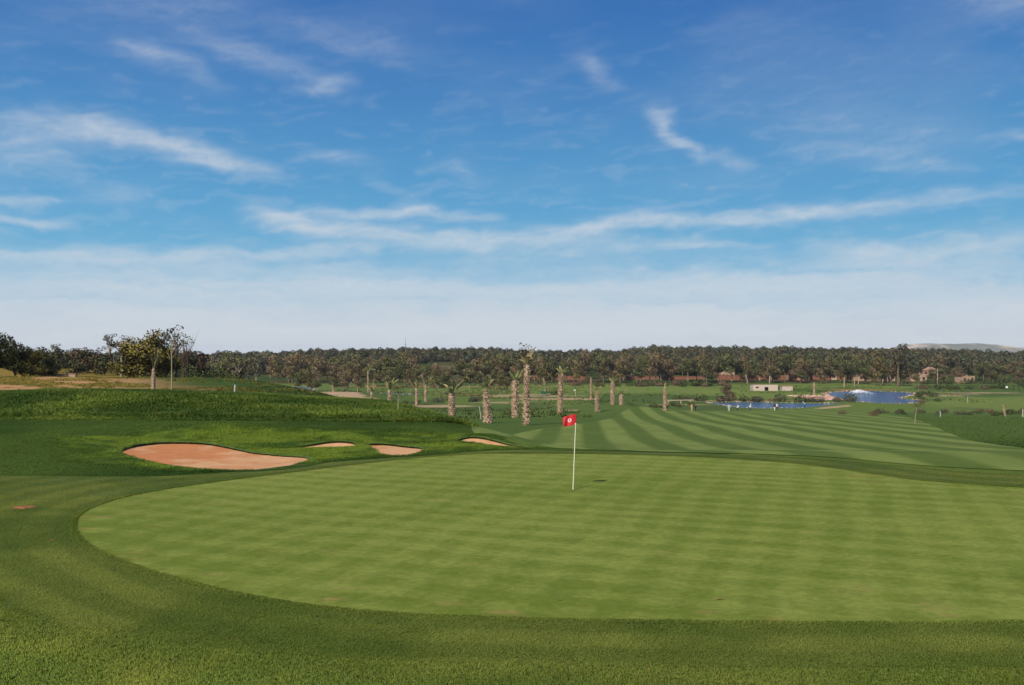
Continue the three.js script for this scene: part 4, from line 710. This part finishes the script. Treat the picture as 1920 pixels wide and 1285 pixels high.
  // slim masts over the wood
  const mast = (x, d, h, label) => { const m = thing('radio_mast', label, 'mast', x, d), t = std(col(120, 124, 130), { roughness: 0.6 }); const p = new THREE.CylinderGeometry(0.2, 0.35, h, 8); p.translate(0, h / 2, 0); part('pole', p, t, m); const q = new THREE.CylinderGeometry(0.1, 0.15, 5, 6); q.translate(0, h + 2.4, 0); part('antenna', q, t, m); for (const y of [0.9, 0.75]) part('crossarm', bx(2.4, 0.2, 0.2, 0, h * y, 0.3), t, m); };
  mast(-91, 757, 15, 'slender radio mast standing clear above the wood'); mast(-37, 800, 9.5, 'faint thin mast just topping the wood, left of the brown tree'); mast(-9, 800, 10, 'faint thin mast just topping the wood, next to the brown tree');
  const lamp = (x, d, h, label) => { const m = thing('lamp_post', label, 'lamp post', x, d), t = std(col(196, 186, 172)); const p = new THREE.CylinderGeometry(0.09, 0.14, h, 8); p.translate(0, h / 2, 0); part('pole', p, t, m); const q = new THREE.SphereGeometry(0.28, 10, 8); q.translate(0, h + 0.2, 0); part('globe', q, std(col(240, 236, 226), { roughness: 0.4 }), m); };
  lamp(214, 446, 7, 'pale post with round head beside the big tufted eucalyptus'); lamp(264, 452, 7, 'pale post with round head before the hedge on the far slope'); lamp(300, 455, 6, 'pale post with round head at the end of the far dirt road');
  // far greens' flagsticks
  const pin = (x, d, h, c, label) => { const m = thing('far_flagstick', label, 'flagstick', x, d), p = new THREE.CylinderGeometry(0.05, 0.06, h, 8); p.translate(0, h / 2, 0); part('pole', p, std(col(220, 220, 200)), m); const s = new THREE.Shape(); s.moveTo(0, 0); s.lineTo(-0.7, -0.12); s.lineTo(-0.66, -0.55); s.lineTo(0, -0.5); s.closePath(); const e = new THREE.ExtrudeGeometry(s, { depth: 0.02, bevelEnabled: false }); e.translate(0, h, 0); part('flag', e, std(c), m); };
  pin(23.4, 327, 2.5, col(210, 210, 200), 'tiny flagstick on the far green between two sand bunkers'); pin(145.4, 283, 2.4, col(60, 70, 60), 'tiny flagstick on the second fairway beyond the shrubby brow');
  const ball = new THREE.SphereGeometry(0.6, 18, 12); ball.translate(0, 0.5, 0); const bg = thing('white_dome', 'small white dome-shaped marker on the far slope', 'marker', 222, 398); part('dome', ball, std(col(240, 240, 236)), bg); part('base', bx(0.9, 0.3, 0.9, 0, -0.02, 0), cream, bg);
}
// fountain spray, stones along the shores
{
  const r = rng(17), drops = [], stones = [];
  for (let k = 0; k < 1500; k++) { const a = r() * 6.283, t = r(), v = r() ** 0.6, q = 3.4 * v * t * 1.6; drops.push([137 + Math.cos(a) * q + 2.2 * t * t, WATER + 0.05 + (1.7 - 0.9 * v) * 4 * t * (1 - t) * (0.8 + 0.3 * r()), 352 + Math.sin(a) * q, 0.5 + r(), [0.8, 0.83, 0.86]]); }
  scatter('fountain_spray', 'white spray of the fountain in the wide pond', 'fountain', new THREE.IcosahedronGeometry(0.05, 0), new THREE.MeshStandardMaterial({ roughness: 0.3 }), drops);
  PONDS.forEach((P, i) => { for (let k = 0; k < P.length; k++) { const p = P[k], q = P[(k + 1) % P.length], m = Math.ceil(Math.hypot(q[0] - p[0], q[1] - p[1]) * 0.8); for (let j = 0; j < m; j++) { const t = r(), x = lerp(p[0], q[0], t) + (r() - 0.5) * 2.6, d = lerp(p[1], q[1], t) + (r() - 0.5) * 2.6; stones.push([x, WATER + 0.12, d, 0.2 + 0.6 * r() ** 2, jit(i === 1 ? col(196, 156, 134) : col(176, 160, 132), r, 0.4)]); } } });
  for (let k = 0; k < 420; k++) { const x = 113 + (r() - 0.5) * 20, d = 316 + (r() - 0.5) * 34; if (!PONDS.some((P) => inside(P, x, d))) stones.push([x, H(x, d) + 0.05, d, 0.4 + 0.9 * r() ** 2, jit(col(206, 164, 144), r, 0.4)]); }
  const sg = new THREE.IcosahedronGeometry(0.5, 1); const pa = sg.attributes.position; for (let i = 0; i < pa.count; i++) { const k = 0.8 + 0.35 * vnoise(pa.getX(i) * 5 + 9, pa.getY(i) * 5 + pa.getZ(i) * 3 + 9); pa.setXYZ(i, pa.getX(i) * k * 1.3, pa.getY(i) * k * 0.6, pa.getZ(i) * k); } sg.computeVertexNormals();
  scatter('shore_stones', 'pale pinkish stones lining the shores of the ponds', 'stones', sg, std([1, 1, 1]), stones);
}

// ------------------------------------------------------------------ hills on the horizon
{
  const g = new THREE.PlaneGeometry(2600, 900, 130, 45); g.rotateX(-Math.PI / 2); const p = g.attributes.position, cl = [];
  for (let i = 0; i < p.count; i++) {
    const x = p.getX(i), z = p.getZ(i), u = x / 1300, n = fbm(x * 0.006 + 30, z * 0.008 + 11, 5), e = Math.exp(-((z / 300) ** 2));
    const prof = 20 * Math.exp(-(((x + 420) / 330) ** 2)) + 52 * Math.exp(-(((x + 60) / 300) ** 4)) + 26 * Math.exp(-(((x - 620) / 420) ** 4)) + 14 * ss(200, 1000, x);
    p.setY(i, -14 + e * prof * (0.8 + 0.4 * n) * ss(1, 0.86, Math.abs(u)) + 5 * (n - 0.5) * e);
    const q = ss(0.45, 0.6, fbm(x * 0.012 + 3, z * 0.012 + p.getY(i) * 0.08, 4)); cl.push(...mix3(col(116, 118, 100), col(216, 192, 168), q));
  }
  g.setAttribute('color', new THREE.Float32BufferAttribute(cl, 3)); g.computeVertexNormals();
  const m = setting('hill', g, new THREE.MeshStandardMaterial({ vertexColors: true, roughness: 1 }), 'pale rocky hill on the horizon beyond the wood', 'hill'); m.position.set(2080, 0, -4000);
}

// ------------------------------------------------------------------ people on the fairway
{
  const skin = col(190, 140, 110);
  const pose = {
    stand: { hipL: [-0.1, 0.92, 0], hipR: [0.1, 0.92, 0], kneeL: [-0.12, 0.5, 0.02], kneeR: [0.12, 0.5, 0.02], footL: [-0.13, 0.07, -0.02], footR: [0.14, 0.07, -0.02], chest: [0, 1.32, 0], neck: [0, 1.5, 0], head: [0, 1.64, 0.02], shL: [-0.19, 1.42, 0], shR: [0.19, 1.42, 0], elL: [-0.27, 1.15, -0.02], elR: [0.27, 1.15, -0.02], haL: [-0.26, 0.9, 0.06], haR: [0.26, 0.9, 0.06] },
    walk: { hipL: [-0.1, 0.9, 0], hipR: [0.1, 0.9, 0], kneeL: [-0.1, 0.5, 0.16], kneeR: [0.1, 0.48, -0.06], footL: [-0.1, 0.07, 0.3], footR: [0.1, 0.09, -0.34], chest: [0, 1.31, 0.03], neck: [0, 1.49, 0.05], head: [0, 1.63, 0.08], shL: [-0.19, 1.41, 0.04], shR: [0.19, 1.41, 0.02], elL: [-0.25, 1.15, -0.14], elR: [0.25, 1.15, 0.1], haL: [-0.24, 0.93, -0.12], haR: [0.23, 0.97, 0.3] },
    bend: { hipL: [-0.1, 0.9, -0.12], hipR: [0.1, 0.9, -0.12], kneeL: [-0.13, 0.5, 0.04], kneeR: [0.13, 0.5, 0.04], footL: [-0.15, 0.07, -0.02], footR: [0.15, 0.07, -0.02], chest: [0, 1.22, 0.14], neck: [0, 1.36, 0.26], head: [0, 1.47, 0.36], shL: [-0.18, 1.3, 0.2], shR: [0.18, 1.3, 0.2], elL: [-0.18, 1.06, 0.3], elR: [0.18, 1.06, 0.3], haL: [-0.03, 0.86, 0.36], haR: [0.03, 0.84, 0.37] },
  };
  const bodies = {};
  function body(kind, top, legs, sleeves) {
    const J = pose[kind], B = [['hipL', 'hipR', 0.12, 0.12, 1], ['hipL', 'kneeL', 0.095, 0.065, 1], ['hipR', 'kneeR', 0.095, 0.065, 1], ['kneeL', 'footL', 0.062, 0.045, 1], ['kneeR', 'footR', 0.062, 0.045, 1], ['chest', 'hipL', 0.14, 0.12, 0], ['chest', 'hipR', 0.14, 0.12, 0], ['shL', 'shR', 0.085, 0.085, 0], ['chest', 'neck', 0.13, 0.065, 0], ['neck', 'head', 0.055, 0.06, 2], ['head', 'head', 0.105, 0.105, 2], ['shL', 'elL', 0.062, 0.05, 0], ['shR', 'elR', 0.062, 0.05, 0], ['elL', 'haL', 0.045, 0.034, sleeves ? 0 : 2], ['elR', 'haR', 0.045, 0.034, sleeves ? 0 : 2], ['haL', 'haL', 0.05, 0.05, 2], ['haR', 'haR', 0.05, 0.05, 2]].map(([a, b, r0, r1, m]) => ({ a: J[a], b: J[b], r0, r1, m }));
    for (const f of ['footL', 'footR']) B.push({ a: J[f], b: [J[f][0], 0.05, J[f][2] + 0.15], r0: 0.05, r1: 0.04, m: 3 });
    const dist = (b, x, y, z) => { const dx = b.b[0] - b.a[0], dy = b.b[1] - b.a[1], dz = b.b[2] - b.a[2], l = dx * dx + dy * dy + dz * dz, t = l ? clamp(((x - b.a[0]) * dx + (y - b.a[1]) * dy + (z - b.a[2]) * dz) / l) : 0; return Math.hypot(x - b.a[0] - t * dx, y - b.a[1] - t * dy, z - b.a[2] - t * dz) - lerp(b.r0, b.r1, t); };
    if (!bodies[kind]) {
      const n = 72, mc = new MarchingCubes(n, new THREE.MeshStandardMaterial(), false, false, 60000); mc.isolation = 0;
      for (let k = 0; k < n; k++) for (let j = 0; j < n; j++) for (let i = 0; i < n; i++) { const x = (i - n / 2) / (n / 2), y = (j - n / 2) / (n / 2) + 0.88, z = (k - n / 2) / (n / 2); let e = 0; for (const b of B) e += Math.exp(-28 * dist(b, x, y, z)); mc.field[i + j * n + k * n * n] = Math.log(e) / 28; }
      mc.update(); const c = mc.count; bodies[kind] = [mc.positionArray.slice(0, c * 3), mc.normalArray.slice(0, c * 3)];
    }
    const p = bodies[kind][0].slice(), cl = [], cs = [top, legs, skin, col(70, 60, 54)];
    for (let i = 0; i < p.length; i += 3) { p[i + 1] += 0.88; let best = 9, m = 0; for (const b of B) { const e = dist(b, p[i], p[i + 1], p[i + 2]); if (e < best) { best = e; m = b.m; } } cl.push(...cs[m]); }
    const g = new THREE.BufferGeometry(); g.setAttribute('position', new THREE.Float32BufferAttribute(p, 3)); g.setAttribute('normal', new THREE.Float32BufferAttribute(bodies[kind][1].slice(), 3)); g.setAttribute('color', new THREE.Float32BufferAttribute(cl, 3)); return [g, J.head];
  }
  const pm = new THREE.MeshStandardMaterial({ vertexColors: true, roughness: 0.9 });
  const white = col(236, 236, 232), dark = col(44, 44, 54), beige = col(206, 186, 140), navy = col(40, 48, 84), blue = col(112, 168, 216), brownT = col(96, 70, 60);
  const who = [
    [1297, 206, 'stand', col(206, 150, 104), beige, 'person in an orange-tan top and beige trousers standing on the fairway', 2.2, col(210, 160, 120)],
    [1304, 205, 'bend', navy, dark, 'person in dark navy clothes bending beside the orange-tan top', 0.6, dark],
    [1367, 216, 'stand', col(150, 190, 206), col(214, 214, 196), 'person in pale blue top and light trousers standing by the pond', 3.0, white],
    [1383, 210, 'bend', white, dark, 'person in white top and dark trousers bending over the ball', 1.3, dark],
    [1407, 207, 'walk', white, col(66, 72, 60), 'person in white top and dark shorts walking across the fairway', 1.0, white],
    [1452.5, 205, 'walk', dark, white, 'person in dark top and white trousers walking close in front of another', 0.2, brownT],
    [1457, 208, 'stand', col(232, 216, 206), brownT, 'person in a pale pink top standing close behind the dark-topped one', 3.6, brownT],
    [1509, 213, 'bend', blue, navy, 'person in a bright blue top beside the small sand bunker', 4.2, white],
  ];
  for (const [px, d, kind, top, legs, label, turn, hat] of who) {
    const g = thing('person', label, 'person', (px - 960) / 1663 * d, d, turn), [geo, head] = body(kind, top, legs, kind !== 'stand');
    part('body', geo, pm, g);
    const cap = new THREE.SphereGeometry(0.118, 14, 8, 0, 6.3, 0, 1.45), brim = new THREE.CylinderGeometry(0.12, 0.12, 0.015, 14); brim.scale(0.8, 1, 1); brim.translate(0, 0.02, 0.1); const c = mergeGeometries([cap, brim]); c.translate(head[0], head[1] + 0.02, head[2]); part('cap', c, std(hat), g);
  }
}
scene.fog = new THREE.FogExp2(0xc8d4e0, 0.00006);
renderer.render(scene, camera);
